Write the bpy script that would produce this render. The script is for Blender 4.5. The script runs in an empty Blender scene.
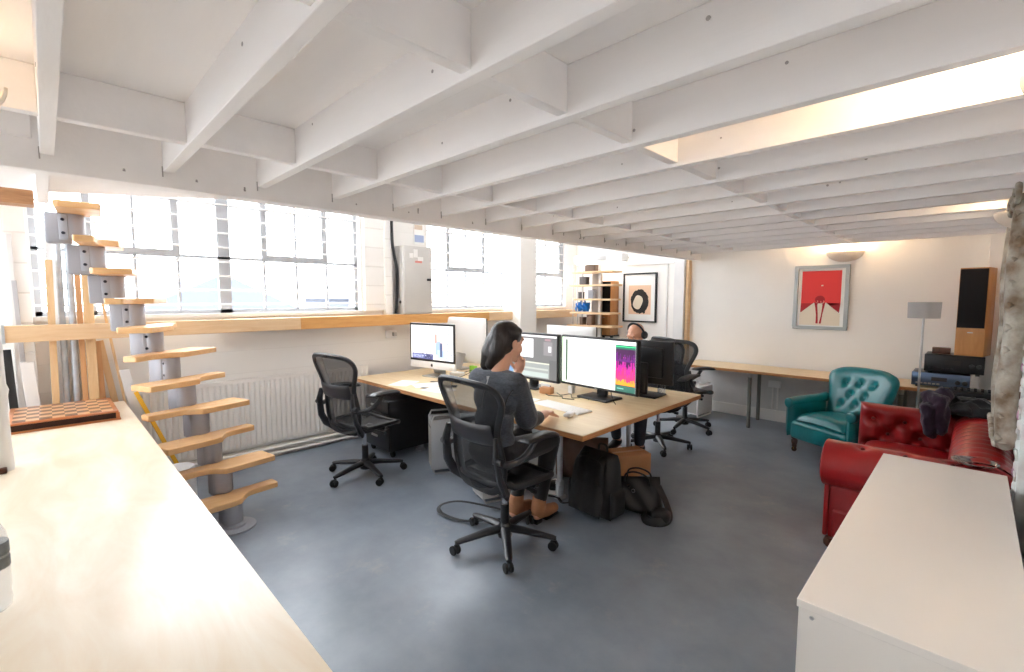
import bpy, bmesh, math, random
from mathutils import Vector, Matrix, Euler, noise
random.seed(7)
S = bpy.context.scene
COL = S.collection
PI = math.pi
V3 = Vector

def lin(r, g, b):
    def f(c):
        c /= 255.0
        return c / 12.92 if c <= .04045 else ((c + .055) / 1.055) ** 2.4
    return (f(r), f(g), f(b), 1)

# ------------------------------------------------------------------ mesh builder
class MB:
    def __init__(s): s.v = []; s.f = []; s.m = []; s.mi = 0
    def add(s, vs, fs, M=None):
        o = len(s.v)
        s.v += [tuple(M @ V3(v)) if M is not None else tuple(v) for v in vs]
        s.f += [tuple(i + o for i in f) for f in fs]; s.m += [s.mi] * len(fs)
        return s
    def mat(s, i): s.mi = i; return s
    def box(s, x0, x1, y0, y1, z0, z1, M=None):
        vs = [(x0,y0,z0),(x1,y0,z0),(x1,y1,z0),(x0,y1,z0),(x0,y0,z1),(x1,y0,z1),(x1,y1,z1),(x0,y1,z1)]
        return s.add(vs, [(3,2,1,0),(4,5,6,7),(0,1,5,4),(1,2,6,5),(2,3,7,6),(3,0,4,7)], M)
    def rbox(s, c, size, r, seg=2, M=None):
        bm = bmesh.new(); bmesh.ops.create_cube(bm, size=1)
        for v in bm.verts: v.co = V3((v.co.x*size[0], v.co.y*size[1], v.co.z*size[2]))
        r = min(r, .49*min(size))
        bmesh.ops.bevel(bm, geom=bm.edges[:]+bm.verts[:], offset=r, segments=seg, profile=.5, affect='EDGES')
        bm.verts.index_update()
        vs = [tuple(v.co + V3(c)) for v in bm.verts]; fs = [tuple(v.index for v in f.verts) for f in bm.faces]
        bm.free(); return s.add(vs, fs, M)
    def cyl(s, p0, p1, r0, r1=None, n=16, M=None):
        return s.tube([p0, p1], [r0, r0 if r1 is None else r1], n, M=M)
    def tube(s, pts, r, n=8, closed=False, flat=None, M=None, up=None):
        pts = [V3(p) for p in pts]; k = len(pts)
        rs = r if isinstance(r, (list, tuple)) else [r]*k
        T = []
        for i in range(k):
            a = pts[(i-1) % k] if (closed or i > 0) else pts[i]
            b = pts[(i+1) % k] if (closed or i < k-1) else pts[i]
            T.append((b-a).normalized())
        u = V3(up) if up else V3((0,0,1))
        if abs(u.dot(T[0])) > .95: u = V3((1,0,0))
        N = (u - T[0]*u.dot(T[0])).normalized(); vs = []
        for i in range(k):
            N = N - T[i]*N.dot(T[i])
            N = N.normalized() if N.length > 1e-6 else T[i].orthogonal().normalized()
            B = T[i].cross(N)
            fx, fy = flat if flat else (1, 1)
            for j in range(n):
                a = 2*PI*j/n
                vs.append(pts[i] + (N*math.cos(a)*fx + B*math.sin(a)*fy)*rs[i])
        fs = []
        for i in range(k if closed else k-1):
            i2 = (i+1) % k
            for j in range(n):
                j2 = (j+1) % n
                fs.append((i*n+j, i*n+j2, i2*n+j2, i2*n+j))
        if not closed:
            fs.append(tuple(range(n))[::-1]); fs.append(tuple((k-1)*n+j for j in range(n)))
        return s.add(vs, fs, M)
    def lathe(s, prof, c=(0,0,0), n=20, M=None):
        vs = []; k = len(prof)
        for r, z in prof:
            for j in range(n):
                a = 2*PI*j/n; vs.append((c[0]+max(r,1e-4)*math.cos(a), c[1]+max(r,1e-4)*math.sin(a), c[2]+z))
        fs = [(i*n+j, i*n+(j+1)%n, (i+1)*n+(j+1)%n, (i+1)*n+j) for i in range(k-1) for j in range(n)]
        fs.append(tuple(range(n))[::-1]); fs.append(tuple((k-1)*n+j for j in range(n)))
        return s.add(vs, fs, M)
    def prism(s, poly, z0, z1, M=None):
        n = len(poly)
        vs = [(x,y,z0) for x,y in poly] + [(x,y,z1) for x,y in poly]
        fs = [tuple(range(n))[::-1], tuple(range(n,2*n))] + [(i,(i+1)%n,n+(i+1)%n,n+i) for i in range(n)]
        return s.add(vs, fs, M)
    def ell(s, c, r, n=16, M=None, R=None):
        vs = []; m = n//2
        for i in range(m+1):
            t = PI*i/m
            for j in range(n):
                p = 2*PI*j/n
                w = V3((r[0]*max(math.sin(t),1e-3)*math.cos(p), r[1]*max(math.sin(t),1e-3)*math.sin(p), -r[2]*math.cos(t)))
                if R is not None: w = R @ w
                vs.append(w + V3(c))
        fs = [(i*n+j, i*n+(j+1)%n, (i+1)*n+(j+1)%n, (i+1)*n+j) for i in range(m) for j in range(n)]
        fs.append(tuple(range(n))[::-1]); fs.append(tuple(m*n+j for j in range(n)))
        return s.add(vs, fs, M)
    def grid(s, fn, nu, nv, M=None, wrapu=False):
        vs = [fn(i/(nu-(0 if wrapu else 1)), j/(nv-1)) for j in range(nv) for i in range(nu)]
        fs = []
        for j in range(nv-1):
            for i in range(nu if wrapu else nu-1):
                i2 = (i+1) % nu
                fs.append((j*nu+i, j*nu+i2, (j+1)*nu+i2, (j+1)*nu+i))
        return s.add(vs, fs, M)
    def pillow(s, P, T, nu=24, nv=18, p=6, front=None, back=None, M=None):
        """a padded slab: P(u,v) mid surface over [-1,1]^2, T half thickness, front/back extra offsets"""
        def sp(t): return math.sin(t*PI/2)*.35+t*.65
        us = [sp(-1+2*i/(nu-1)) for i in range(nu)]; vv = [sp(-1+2*j/(nv-1)) for j in range(nv)]
        F, B = [], []
        e = 1e-3
        for v in vv:
            for u in us:
                c = V3(P(u,v))
                du = V3(P(min(u+e,1),v)) - V3(P(max(u-e,-1),v)); dv = V3(P(u,min(v+e,1))) - V3(P(u,max(v-e,-1)))
                N = du.cross(dv).normalized()
                w = math.sqrt(max(0,(1-abs(u)**p)*(1-abs(v)**p)))
                t = T(u,v) if callable(T) else T
                F.append(c + N*(t*w + (front(u,v)*w if front else 0))); B.append(c - N*(t*w + (back(u,v)*w if back else 0)))
        n = nu*nv; fs = []
        for j in range(nv-1):
            for i in range(nu-1):
                a = j*nu+i
                fs.append((a, a+1, a+nu+1, a+nu)); fs.append((n+a, n+a+nu, n+a+nu+1, n+a+1))
        rim = [i for i in range(nu)] + [j*nu+nu-1 for j in range(1,nv)] + [(nv-1)*nu+i for i in range(nu-2,-1,-1)] + [j*nu for j in range(nv-2,0,-1)]
        for k in range(len(rim)):
            a, b = rim[k], rim[(k+1) % len(rim)]
            fs.append((b, a, n+a, n+b))
        return s.add(F+B, fs, M)
    def mesh(s, name, mats, smooth=35):
        me = bpy.data.meshes.new(name); me.from_pydata(s.v, [], s.f); me.update()
        for m in (mats if isinstance(mats, (list, tuple)) else [mats]): me.materials.append(m)
        me.polygons.foreach_set('material_index', s.m)
        bm = bmesh.new(); bm.from_mesh(me)
        bmesh.ops.remove_doubles(bm, verts=bm.verts, dist=1e-5)
        bmesh.ops.recalc_face_normals(bm, faces=bm.faces); bm.to_mesh(me); bm.free()
        if smooth:
            me.polygons.foreach_set('use_smooth', [True]*len(me.polygons))
            me.set_sharp_from_angle(angle=math.radians(smooth))
        return me
    def build(s, name, mats, parent=None, loc=None, rotz=0, smooth=35, bevel=0, seg=2, kind=None):
        o = bpy.data.objects.new(name, s.mesh(name, mats, smooth)); COL.objects.link(o)
        if parent is not None: o.parent = parent
        if loc is not None: o.location = loc
        if rotz: o.rotation_euler.z = rotz
        if bevel:
            b = o.modifiers.new('Bevel', 'BEVEL'); b.width = bevel; b.segments = seg; b.limit_method = 'ANGLE'; b.angle_limit = math.radians(40)
        if kind: o['kind'] = kind
        return o

def T(o, label, cat, group=None):
    o['label'] = label; o['category'] = cat
    if group: o['group'] = group
    return o
def thing(name, label, cat, loc=(0,0,0), rotz=0, group=None):
    o = bpy.data.objects.new(name, None); COL.objects.link(o)
    o.empty_display_size = .05; o.location = loc; o.rotation_euler = (0,0,rotz)
    return T(o, label, cat, group)
def kids(o): return [c for c in bpy.data.objects if c.parent == o]
def copy_tree(o, parent=None):
    c = o.copy(); COL.objects.link(c)
    if parent is not None: c.parent = parent
    for ch in kids(o): copy_tree(ch, c)
    return c
def struct(name, mb, m, parent=None, **k):
    o = mb.build(name, m, parent, **k)
    o['kind'] = 'structure'
    return o
def rotz(a): return Matrix.Rotation(a, 4, 'Z')
def trs(loc, rx=0, ry=0, rz=0): return Matrix.Translation(loc) @ Euler((rx,ry,rz)).to_matrix().to_4x4()
def bez(p0, p1, p2, p3, n=10):
    p0,p1,p2,p3 = map(V3,(p0,p1,p2,p3)); r=[]
    for i in range(n+1):
        t=i/n; r.append(p0*(1-t)**3+p1*3*t*(1-t)**2+p2*3*t*t*(1-t)+p3*t**3)
    return r
def catmull(pts, per=6, closed=False):
    pts=[V3(p) for p in pts]; n=len(pts); out=[]
    for i in range(n if closed else n-1):
        g=lambda k:(pts[k % n] if closed else pts[max(0,min(n-1,k))])
        a,b,c,d=g(i-1),g(i),g(i+1),g(i+2)
        for j in range(per):
            t=j/per
            out.append(.5*((2*b)+(c-a)*t+(2*a-5*b+4*c-d)*t*t+(-a+3*b-3*c+d)*t**3))
    if not closed: out.append(pts[-1])
    return out

# ------------------------------------------------------------------ materials
def mat(name, col, rough=.5, metal=0, var=0, vscale=6, bump=0, bscale=60, spec=.5, coat=0, emit=None, estr=0, stretch=(1,1,1), sheen=0, col2=None):
    m = bpy.data.materials.new(name); m.use_nodes = True
    nt = m.node_tree; P = nt.nodes['Principled BSDF']; L = nt.links
    P.inputs['Base Color'].default_value = col
    P.inputs['Roughness'].default_value = rough; P.inputs['Metallic'].default_value = metal
    P.inputs['Specular IOR Level'].default_value = spec
    P.inputs['Coat Weight'].default_value = coat; P.inputs['Coat Roughness'].default_value = .15
    P.inputs['Sheen Weight'].default_value = sheen
    if emit: P.inputs['Emission Color'].default_value = emit; P.inputs['Emission Strength'].default_value = estr
    if var or bump or col2:
        tc = nt.nodes.new('ShaderNodeTexCoord'); mp = nt.nodes.new('ShaderNodeMapping')
        mp.inputs['Scale'].default_value = stretch; L.new(tc.outputs['Object'], mp.inputs['Vector'])
    if var or col2:
        nz = nt.nodes.new('ShaderNodeTexNoise'); nz.inputs['Scale'].default_value = vscale; nz.inputs['Detail'].default_value = 6
        L.new(mp.outputs[0], nz.inputs['Vector'])
        rp = nt.nodes.new('ShaderNodeValToRGB')
        c2 = col2 if col2 else tuple(c*(1-var) for c in col[:3])+(1,)
        rp.color_ramp.elements[0].color = c2; rp.color_ramp.elements[1].color = col if col2 else tuple(min(1,c*(1+var*.5)) for c in col[:3])+(1,)
        rp.color_ramp.elements[0].position = .32; rp.color_ramp.elements[1].position = .68
        L.new(nz.outputs['Fac'], rp.inputs['Fac']); L.new(rp.outputs['Color'], P.inputs['Base Color'])
    if bump:
        nb = nt.nodes.new('ShaderNodeTexNoise'); nb.inputs['Scale'].default_value = bscale; nb.inputs['Detail'].default_value = 4
        L.new(mp.outputs[0], nb.inputs['Vector'])
        bp = nt.nodes.new('ShaderNodeBump'); bp.inputs['Strength'].default_value = bump; bp.inputs['Distance'].default_value = .01
        L.new(nb.outputs['Fac'], bp.inputs['Height']); L.new(bp.outputs['Normal'], P.inputs['Normal'])
    return m
def wood(name, c1, c2, scale=5, stretch=(1,8,8), rough=.45, coat=0, wave=.5):
    m = mat(name, c1, rough, coat=coat); nt = m.node_tree; L = nt.links; P = nt.nodes['Principled BSDF']
    tc = nt.nodes.new('ShaderNodeTexCoord'); mp = nt.nodes.new('ShaderNodeMapping'); mp.inputs['Scale'].default_value = stretch
    L.new(tc.outputs['Object'], mp.inputs['Vector'])
    nz = nt.nodes.new('ShaderNodeTexNoise'); nz.inputs['Scale'].default_value = scale; nz.inputs['Detail'].default_value = 8; nz.inputs['Roughness'].default_value = .62; nz.inputs['Distortion'].default_value = wave
    L.new(mp.outputs[0], nz.inputs['Vector'])
    rp = nt.nodes.new('ShaderNodeValToRGB'); rp.color_ramp.elements[0].color = c2; rp.color_ramp.elements[1].color = c1
    rp.color_ramp.elements[0].position = .3; rp.color_ramp.elements[1].position = .7
    L.new(nz.outputs['Fac'], rp.inputs['Fac']); L.new(rp.outputs['Color'], P.inputs['Base Color'])
    bp = nt.nodes.new('ShaderNodeBump'); bp.inputs['Strength'].default_value = .08; bp.inputs['Distance'].default_value = .005
    L.new(nz.outputs['Fac'], bp.inputs['Height']); L.new(bp.outputs['Normal'], P.inputs['Normal'])
    return m
def brick(name, col, mortar, rot, scale=1.0, bump=.5):
    m = mat(name, col, .6); nt = m.node_tree; L = nt.links; P = nt.nodes['Principled BSDF']
    tc = nt.nodes.new('ShaderNodeTexCoord'); mp = nt.nodes.new('ShaderNodeMapping'); mp.inputs['Rotation'].default_value = rot
    L.new(tc.outputs['Object'], mp.inputs['Vector'])
    b = nt.nodes.new('ShaderNodeTexBrick'); b.inputs['Scale'].default_value = scale; b.inputs['Color1'].default_value = col
    b.inputs['Color2'].default_value = tuple(c*.95 for c in col[:3])+(1,); b.inputs['Mortar'].default_value = mortar
    b.inputs['Mortar Size'].default_value = .008; b.inputs['Brick Width'].default_value = .225; b.inputs['Row Height'].default_value = .075; b.inputs['Mortar Smooth'].default_value = .6
    L.new(mp.outputs[0], b.inputs['Vector']); L.new(b.outputs['Color'], P.inputs['Base Color'])
    bp = nt.nodes.new('ShaderNodeBump'); bp.inputs['Strength'].default_value = bump; bp.inputs['Distance'].default_value = .006; bp.invert = True
    L.new(b.outputs['Fac'], bp.inputs['Height']); L.new(bp.outputs['Normal'], P.inputs['Normal'])
    return m
def seethrough(name, col, fac, rough=.6, gloss=False):
    m = bpy.data.materials.new(name); m.use_nodes = True; nt = m.node_tree; L = nt.links
    P = nt.nodes['Principled BSDF']; out = nt.nodes['Material Output']
    P.inputs['Base Color'].default_value = col; P.inputs['Roughness'].default_value = rough
    tr = nt.nodes.new('ShaderNodeBsdfTransparent'); mx = nt.nodes.new('ShaderNodeMixShader')
    if gloss:
        g = nt.nodes.new('ShaderNodeBsdfGlossy'); g.inputs['Roughness'].default_value = .02
        fr = nt.nodes.new('ShaderNodeFresnel'); fr.inputs['IOR'].default_value = 1.45; tr.inputs['Color'].default_value = col
        ge = nt.nodes.new('ShaderNodeNewGeometry'); iv = nt.nodes.new('ShaderNodeMath'); iv.operation = 'SUBTRACT'; iv.inputs[0].default_value = 1
        ml = nt.nodes.new('ShaderNodeMath'); ml.operation = 'MULTIPLY'
        L.new(ge.outputs['Backfacing'], iv.inputs[1]); L.new(fr.outputs[0], ml.inputs[0]); L.new(iv.outputs[0], ml.inputs[1])
        L.new(ml.outputs[0], mx.inputs[0]); L.new(tr.outputs[0], mx.inputs[1]); L.new(g.outputs[0], mx.inputs[2])
    else:
        mx.inputs[0].default_value = fac
        L.new(tr.outputs[0], mx.inputs[1]); L.new(P.outputs[0], mx.inputs[2])
    L.new(mx.outputs[0], out.inputs['Surface'])
    return m
def glow(name, col, s):
    m = bpy.data.materials.new(name); m.use_nodes = True; P = m.node_tree.nodes['Principled BSDF']
    P.inputs['Base Color'].default_value = (.02,.02,.02,1); P.inputs['Roughness'].default_value = .3
    P.inputs['Emission Color'].default_value = col; P.inputs['Emission Strength'].default_value = s
    return m

M = {}
M['white'] = mat('white_paint', lin(236,234,232), .55, var=.04, vscale=3, bump=.08, bscale=30)
M['ceil'] = mat('white_ceiling_paint', lin(250,247,246), .6, var=.05, vscale=2.2, bump=.1, bscale=25, stretch=(.4,2,2))
M['wall'] = mat('white_wall_paint', lin(250,247,242), .6, var=.03, vscale=1.5, bump=.05, bscale=40)
M['brick'] = brick('white_painted_brick', lin(250,248,244), lin(234,231,226), (PI/2, 0, PI/2))
M['ply'] = wood('birch_ply', lin(244,233,212), lin(234,212,180), 1.6, (1,3.5,3), .33, coat=.25, wave=1.2)
M['desk'] = wood('pale_desk_ply', lin(237,215,176), lin(220,192,147), 2.2, (1,7,3), .4, coat=.1)
M['edge'] = wood('ply_edge', lin(205,150,98), lin(170,112,66), 8, (1,1,18), .5)
M['beech'] = wood('beech_tread', lin(236,194,140), lin(218,166,110), 3, (5,1,5), .4, coat=.15)
M['rail'] = wood('rail_pale', lin(236,206,166), lin(222,186,142), 3, (1,1,9), .5)
M['rail2'] = wood('rail_orange', lin(226,172,104), lin(210,150,84), 3, (1,1,9), .5)
M['pine'] = wood('pine', lin(234,204,160), lin(214,176,128), 3, (9,9,1), .6)
M['pine2'] = wood('orange_pine', lin(224,180,132), lin(200,148,102), 3, (9,9,1), .6)
M['timber'] = wood('raw_timber', lin(176,130,88), lin(130,88,54), 4, (9,1,9), .7)
M['oak'] = wood('oak_veneer', lin(206,150,92), lin(186,126,72), 3, (8,8,1), .4)
M['steel'] = mat('galvanised_steel', lin(196,202,208), .38, .5, var=.15, vscale=14)
M['modgrey'] = mat('silver_grey_paint', lin(164,166,174), .45, .2)
M['chrome'] = mat('chrome', (.75,.75,.78,1), .12, 1)
M['alu'] = mat('brushed_aluminium', lin(196,196,196), .35, .7)
M['black'] = mat('black_plastic', lin(26,26,29), .42, bump=.05, bscale=200)
M['graph'] = mat('graphite_plastic', lin(36,36,40), .38, bump=.05, bscale=180)
M['rubber'] = mat('black_rubber', lin(24,24,25), .6)
M['blackmetal'] = mat('black_metal', lin(38,40,43), .4, .2)
M['greymetal'] = mat('grey_enamel', lin(206,203,199), .45, .1, var=.03)
M['bolt'] = mat('dark_bolt', lin(40,40,48), .4, .5)
M['teal'] = mat('teal_leather', lin(4,116,122), .3, var=.18, vscale=5, bump=.12, bscale=70, coat=.25)
M['red'] = mat('red_leather', lin(152,20,24), .34, var=.25, vscale=5, bump=.14, bscale=60, coat=.2)
M['button'] = mat('red_button', lin(96,10,14), .4)
M['darkwood'] = wood('dark_turned_wood', lin(96,54,34), lin(52,28,18), 6, (4,4,1), .35)
M['pellicle'] = seethrough('chair_mesh_fabric', lin(26,27,31), .8)
M['skin'] = mat('skin', lin(222,172,146), .5, var=.05, vscale=20)
M['skin2'] = mat('skin_tanned', lin(206,150,120), .42, var=.05, vscale=20)
M['hair'] = mat('dark_hair', lin(30,22,20), .42, var=.3, vscale=40, stretch=(1,1,.12), bump=.35, bscale=70)
M['knit'] = mat('grey_blue_knit', lin(76,82,92), .85, var=.35, vscale=55, bump=.3, bscale=120, stretch=(1,1,2.5), sheen=.2)
M['blackcloth'] = mat('black_cloth', lin(26,26,30), .85, var=.2, vscale=20, bump=.2, bscale=90, sheen=.2)
M['denim'] = mat('dark_denim', lin(38,42,56), .85, var=.2, vscale=30, bump=.2, bscale=120)
M['tan'] = mat('tan_suede', lin(160,110,78), .8, var=.15, vscale=20, bump=.1, bscale=120)
M['nylon'] = mat('black_nylon', lin(22,22,24), .62, var=.3, vscale=12, bump=.3, bscale=40)
M['softleather'] = mat('black_soft_leather', lin(24,23,25), .45, var=.2, vscale=8, bump=.25, bscale=26)
M['card'] = mat('brown_cardboard', lin(196,142,98), .8, var=.06, vscale=10)
M['brownlea'] = mat('brown_leather', lin(84,58,44), .6, var=.2, vscale=8, bump=.2, bscale=30)
M['paper'] = mat('white_paper', lin(244,243,240), .7)
M['whiteplas'] = mat('white_plastic', lin(238,238,238), .35)
M['gloss'] = mat('white_lacquer', lin(242,236,228), .2, var=.02, vscale=2)
M['radi'] = mat('white_radiator_enamel', lin(238,234,228), .4)
M['blue'] = mat('blue_plastic', lin(22,112,190), .4, var=.25, vscale=14)
M['purple'] = mat('purple_wool', lin(38,15,40), .95, var=.3, vscale=30, bump=.4, bscale=60, sheen=.3)
M['shade'] = mat('grey_lamp_shade', lin(184,182,180), .85, bump=.4, bscale=60, stretch=(6,6,.05))
M['silver'] = mat('silver_frame', lin(172,176,176), .4, .35)
M['gilt'] = mat('worn_gilt', lin(196,193,182), .5, .15, col2=lin(118,96,72), vscale=9, bump=.5, bscale=40)
M['distress'] = mat('distressed_white_paint', lin(214,222,220), .6, col2=lin(190,180,182), vscale=9, bump=.4, bscale=25)
M['plum'] = mat('plum_paint', lin(128,62,110), .6, col2=lin(176,140,160), vscale=22)
M['yellow'] = mat('yellow_paint', lin(232,176,40), .45)
M['green'] = mat('lime_card', lin(140,200,60), .6)
M['redp'] = mat('red_print', lin(232,62,62), .6)
M['redd'] = mat('dark_red_print', lin(176,24,34), .6)
M['cream'] = mat('cream_print', lin(238,226,206), .6)
M['peach'] = mat('peach_print', lin(240,206,176), .6, var=.05, vscale=4)
M['ink'] = mat('black_ink', lin(40,34,32), .6)
M['bluep'] = mat('pale_blue_print', lin(170,184,216), .6)
M['glass'] = seethrough('window_glass', (.97,.985,1,1), 0, gloss=True)
M['clear'] = seethrough('clear_plastic', lin(236,240,242), .28, .2)
M['mirror'] = mat('mirror_glass', (.8,.8,.82,1), .03, 1)
M['tumbler'] = seethrough('tumbler_glass', (.88,.9,.94,1), 0, gloss=True)
M['cable'] = mat('black_cable', lin(28,28,30), .5)
M['walnut'] = mat('chess_dark', lin(96,52,30), .3, coat=.3)
M['maple'] = mat('chess_light', lin(224,176,130), .3, coat=.3)
M['chessbox'] = wood('chess_box_wood', lin(196,120,62), lin(160,90,44), 4, (6,1,6), .35, coat=.2)
M['recess'] = mat('dark_brown_slot', lin(58,36,28), .9)
M['plaster'] = mat('white_plaster_lamp', lin(242,232,218), .6)
M['bulb'] = glow('warm_bulb', (1,.72,.42,1), 14)
M['tube'] = glow('cool_tube', (1,.96,.9,1), 6)
M['brushed'] = mat('mac_tower_mesh', lin(176,172,166), .45, .4, bump=.3, bscale=220)
M['hifi'] = mat('black_hifi', lin(22,22,25), .35, .2)
M['hifis'] = mat('steel_blue_hifi', lin(92,110,136), .3, .6)
M['grille'] = mat('speaker_grille', lin(24,20,20), .9, bump=.3, bscale=300)
M['dress'] = mat('chipped_white_wood', lin(216,206,190), .6, col2=lin(186,160,132), vscale=8)
# floor
def floor_mat():
    m = mat('painted_concrete', lin(120,128,142), .3); nt = m.node_tree; L = nt.links; P = nt.nodes['Principled BSDF']
    tc = nt.nodes.new('ShaderNodeTexCoord')
    n1 = nt.nodes.new('ShaderNodeTexNoise'); n1.inputs['Scale'].default_value = 1.1; n1.inputs['Detail'].default_value = 9; n1.inputs['Roughness'].default_value = .6
    L.new(tc.outputs['Object'], n1.inputs['Vector'])
    rp = nt.nodes.new('ShaderNodeValToRGB'); rp.color_ramp.elements[0].color = lin(110,120,132); rp.color_ramp.elements[1].color = lin(146,155,166)
    rp.color_ramp.elements[0].position = .35; rp.color_ramp.elements[1].position = .7
    L.new(n1.outputs['Fac'], rp.inputs['Fac'])
    n2 = nt.nodes.new('ShaderNodeTexNoise'); n2.inputs['Scale'].default_value = 3.3; n2.inputs['Detail'].default_value = 10; n2.inputs['Roughness'].default_value = .7
    L.new(tc.outputs['Object'], n2.inputs['Vector'])
    r2 = nt.nodes.new('ShaderNodeValToRGB'); r2.color_ramp.elements[0].position = .58; r2.color_ramp.elements[1].position = .74
    r2.color_ramp.elements[0].color = (0,0,0,1); r2.color_ramp.elements[1].color = (.4,.4,.4,1)
    L.new(n2.outputs['Fac'], r2.inputs['Fac'])
    mx = nt.nodes.new('ShaderNodeMix'); mx.data_type = 'RGBA'; mx.inputs[7].default_value = lin(178,170,164)
    L.new(r2.outputs['Color'], mx.inputs[0]); L.new(rp.outputs['Color'], mx.inputs[6]); L.new(mx.outputs[2], P.inputs['Base Color'])
    rr = nt.nodes.new('ShaderNodeMapRange'); rr.inputs[3].default_value = .22; rr.inputs[4].default_value = .42
    L.new(n2.outputs['Fac'], rr.inputs[0]); L.new(rr.outputs[0], P.inputs['Roughness'])
    bp = nt.nodes.new('ShaderNodeBump'); bp.inputs['Strength'].default_value = .1; bp.inputs['Distance'].default_value = .01
    L.new(n2.outputs['Fac'], bp.inputs['Height']); L.new(bp.outputs['Normal'], P.inputs['Normal'])
    return m
M['floor'] = floor_mat()
# ================================================================== SETTING
WX, RX, BY, FY, TOP = -5.17, .24, 6.85, -3.0, 4.2
struct('floor', MB().box(WX-.3, RX+.2, FY-.2, BY+.2, -.1, 0), M['floor'])
# ---- window wall (left)
W = [(-.06, 2.645), (3.60, 5.06), (5.40, 6.54)]
SILL, HEAD = 1.50, 3.45
wl = MB()
wl.box(WX-.3, WX, FY-.2, BY+.2, 0, SILL)
wl.box(WX-.3, WX, FY-.2, BY+.2, HEAD, TOP)
ys = [FY-.2] + [y for w in [(-2.9,-.42)]+W for y in w] + [BY+.2]
for a, b in zip(ys[::2], ys[1::2]): wl.box(WX-.3, WX, a, b, SILL, HEAD)
struct('wall_left', wl, M['brick'], smooth=0)
Bk = MB().box(WX-.3, RX+.2, BY, BY+.2, 0, TOP)
struct('wall_back', Bk, M['wall'], smooth=0)
struct('wall_right', MB().box(RX, RX+.2, FY-.2, BY+.2, 0, TOP), M['wall'], smooth=0)
GX0, GX1, GZ0, GZ1 = -4.95, -3.15, .3, 3.6
struct('wall_front', MB().box(WX-.3, GX0, FY-.2, FY, 0, TOP).box(GX1, RX+.2, FY-.2, FY, 0, TOP).box(GX0, GX1, FY-.2, FY, 0, GZ0).box(GX0, GX1, FY-.2, FY, GZ1, TOP), M['wall'], smooth=0)
# ---- roof over the tall strip by the windows
rf = MB(); LX0, LX1, LY0, LY1 = -4.32, -4.06, -1.4, 5.6
rf.box(WX-.3, LX0, FY-.2, BY+.2, TOP, TOP+.12); rf.box(LX1, RX+.2, FY-.2, BY+.2, TOP, TOP+.12)
rf.box(LX0, LX1, FY-.2, LY0, TOP, TOP+.12); rf.box(LX0, LX1, LY1, BY+.2, TOP, TOP+.12)
roof = struct('ceiling', rf, M['ceil'], smooth=0)
sk = struct('window_6', MB().box(LX0, LX1, LY0, LY0+.06, TOP+.04, TOP+.1).box(LX0, LX1, LY1-.06, LY1, TOP+.04, TOP+.1).box(LX0, LX0+.06, LY0, LY1, TOP+.04, TOP+.1).box(LX1-.06, LX1, LY0, LY1, TOP+.04, TOP+.1), M['white'])  # unseen rooflight, added to brighten the window wall and counter
struct('pane', MB().box(LX0+.05, LX1-.05, LY0+.05, LY1-.05, TOP+.06, TOP+.07), M['glass'], sk)
# ---- steel windows
wg = mat('window_grey_paint', lin(176,178,182), .5)
def window(n, y0, y1, vbars, lows, zt, zb, ztop):
    x0, x1 = WX-.12, WX-.07
    f = MB()
    f.box(x0, x1, y0, y0+.04, SILL, HEAD).box(x0, x1, y1-.04, y1, SILL, HEAD).box(x0, x1, y0, y1, SILL, SILL+.04).box(x0, x1, y0, y1, HEAD-.04, HEAD)
    for y, w, full in vbars: f.box(x0, x1, y-w/2, y+w/2, SILL if full else zt, HEAD)
    for y in lows: f.box(x0+.01, x1-.005, y-.011, y+.011, SILL, zt)
    f.box(x0, x1, y0, y1, zt-.012, zt+.012)
    f.box(x0, x1, y0, y1, ztop-.012, ztop+.012); f.box(x0, x1, y0, y1, 2.98, 3.01)
    for a, b in zb: f.box(x0-.005, x1+.012, a, b, zt-.005, zt+.05)
    w = struct('window_%d' % n, f, wg, smooth=0)
    struct('pane', MB().box(WX-.1, WX-.092, y0+.01, y1-.01, SILL+.01, HEAD-.01), M['glass'], w, smooth=0)
    g = MB()
    z = 1.59
    while z < HEAD:
        g.cyl((WX-.045, y0-.02, z), (WX-.045, y1+.02, z), .0085, n=6); z += .137
    struct('guard_bar', g, M['white'], w)
    struct('sill', MB().box(WX-.14, WX+.03, y0-.02, y1+.02, SILL-.03, SILL+.004), M['white'], w)
window(1, *W[0], [(.28,.05,1),(.578,.02,0),(.879,.055,0),(1.262,.105,1),(1.63,.055,0),(1.945,.02,0),(2.262,.055,0)], [.578,.89,1.625,1.95,2.28], 2.04, [(.28,.9),(1.61,2.28)], 2.55)
window(2, *W[1], [(3.998,.055,0),(4.314,.02,0),(4.651,.055,0)], [3.99,4.32,4.66], 2.035, [(3.98,4.67)], 2.55)
window(3, *W[2], [(5.73,.055,0),(6.079,.02,0),(6.457,.05,0)], [5.74,6.08], 2.03, [(5.7,6.48)], 2.55)
window(4, -2.9, -.42, [(-1.9,.05,1),(-1.2,.05,1)], [-1.55], 2.04, [(-1.9,-1.2)], 2.55)  # out-of-view window added behind the camera to help light the room
gf = MB()
for i in range(7): gf.box(GX0+i*(GX1-GX0-.05)/6, GX0+i*(GX1-GX0-.05)/6+.05, FY-.13, FY-.07, GZ0, GZ1)
for z in (GZ0, (GZ0+GZ1)/2, GZ1-.05): gf.box(GX0, GX1, FY-.13, FY-.07, z, z+.05)
gw_ = struct('window_5', gf, wg, smooth=0)  # tall unseen window, added in the front wall for extra daylight
struct('pane', MB().box(GX0, GX1, FY-.105, FY-.098, GZ0, GZ1), M['glass'], gw_, smooth=0)
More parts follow.
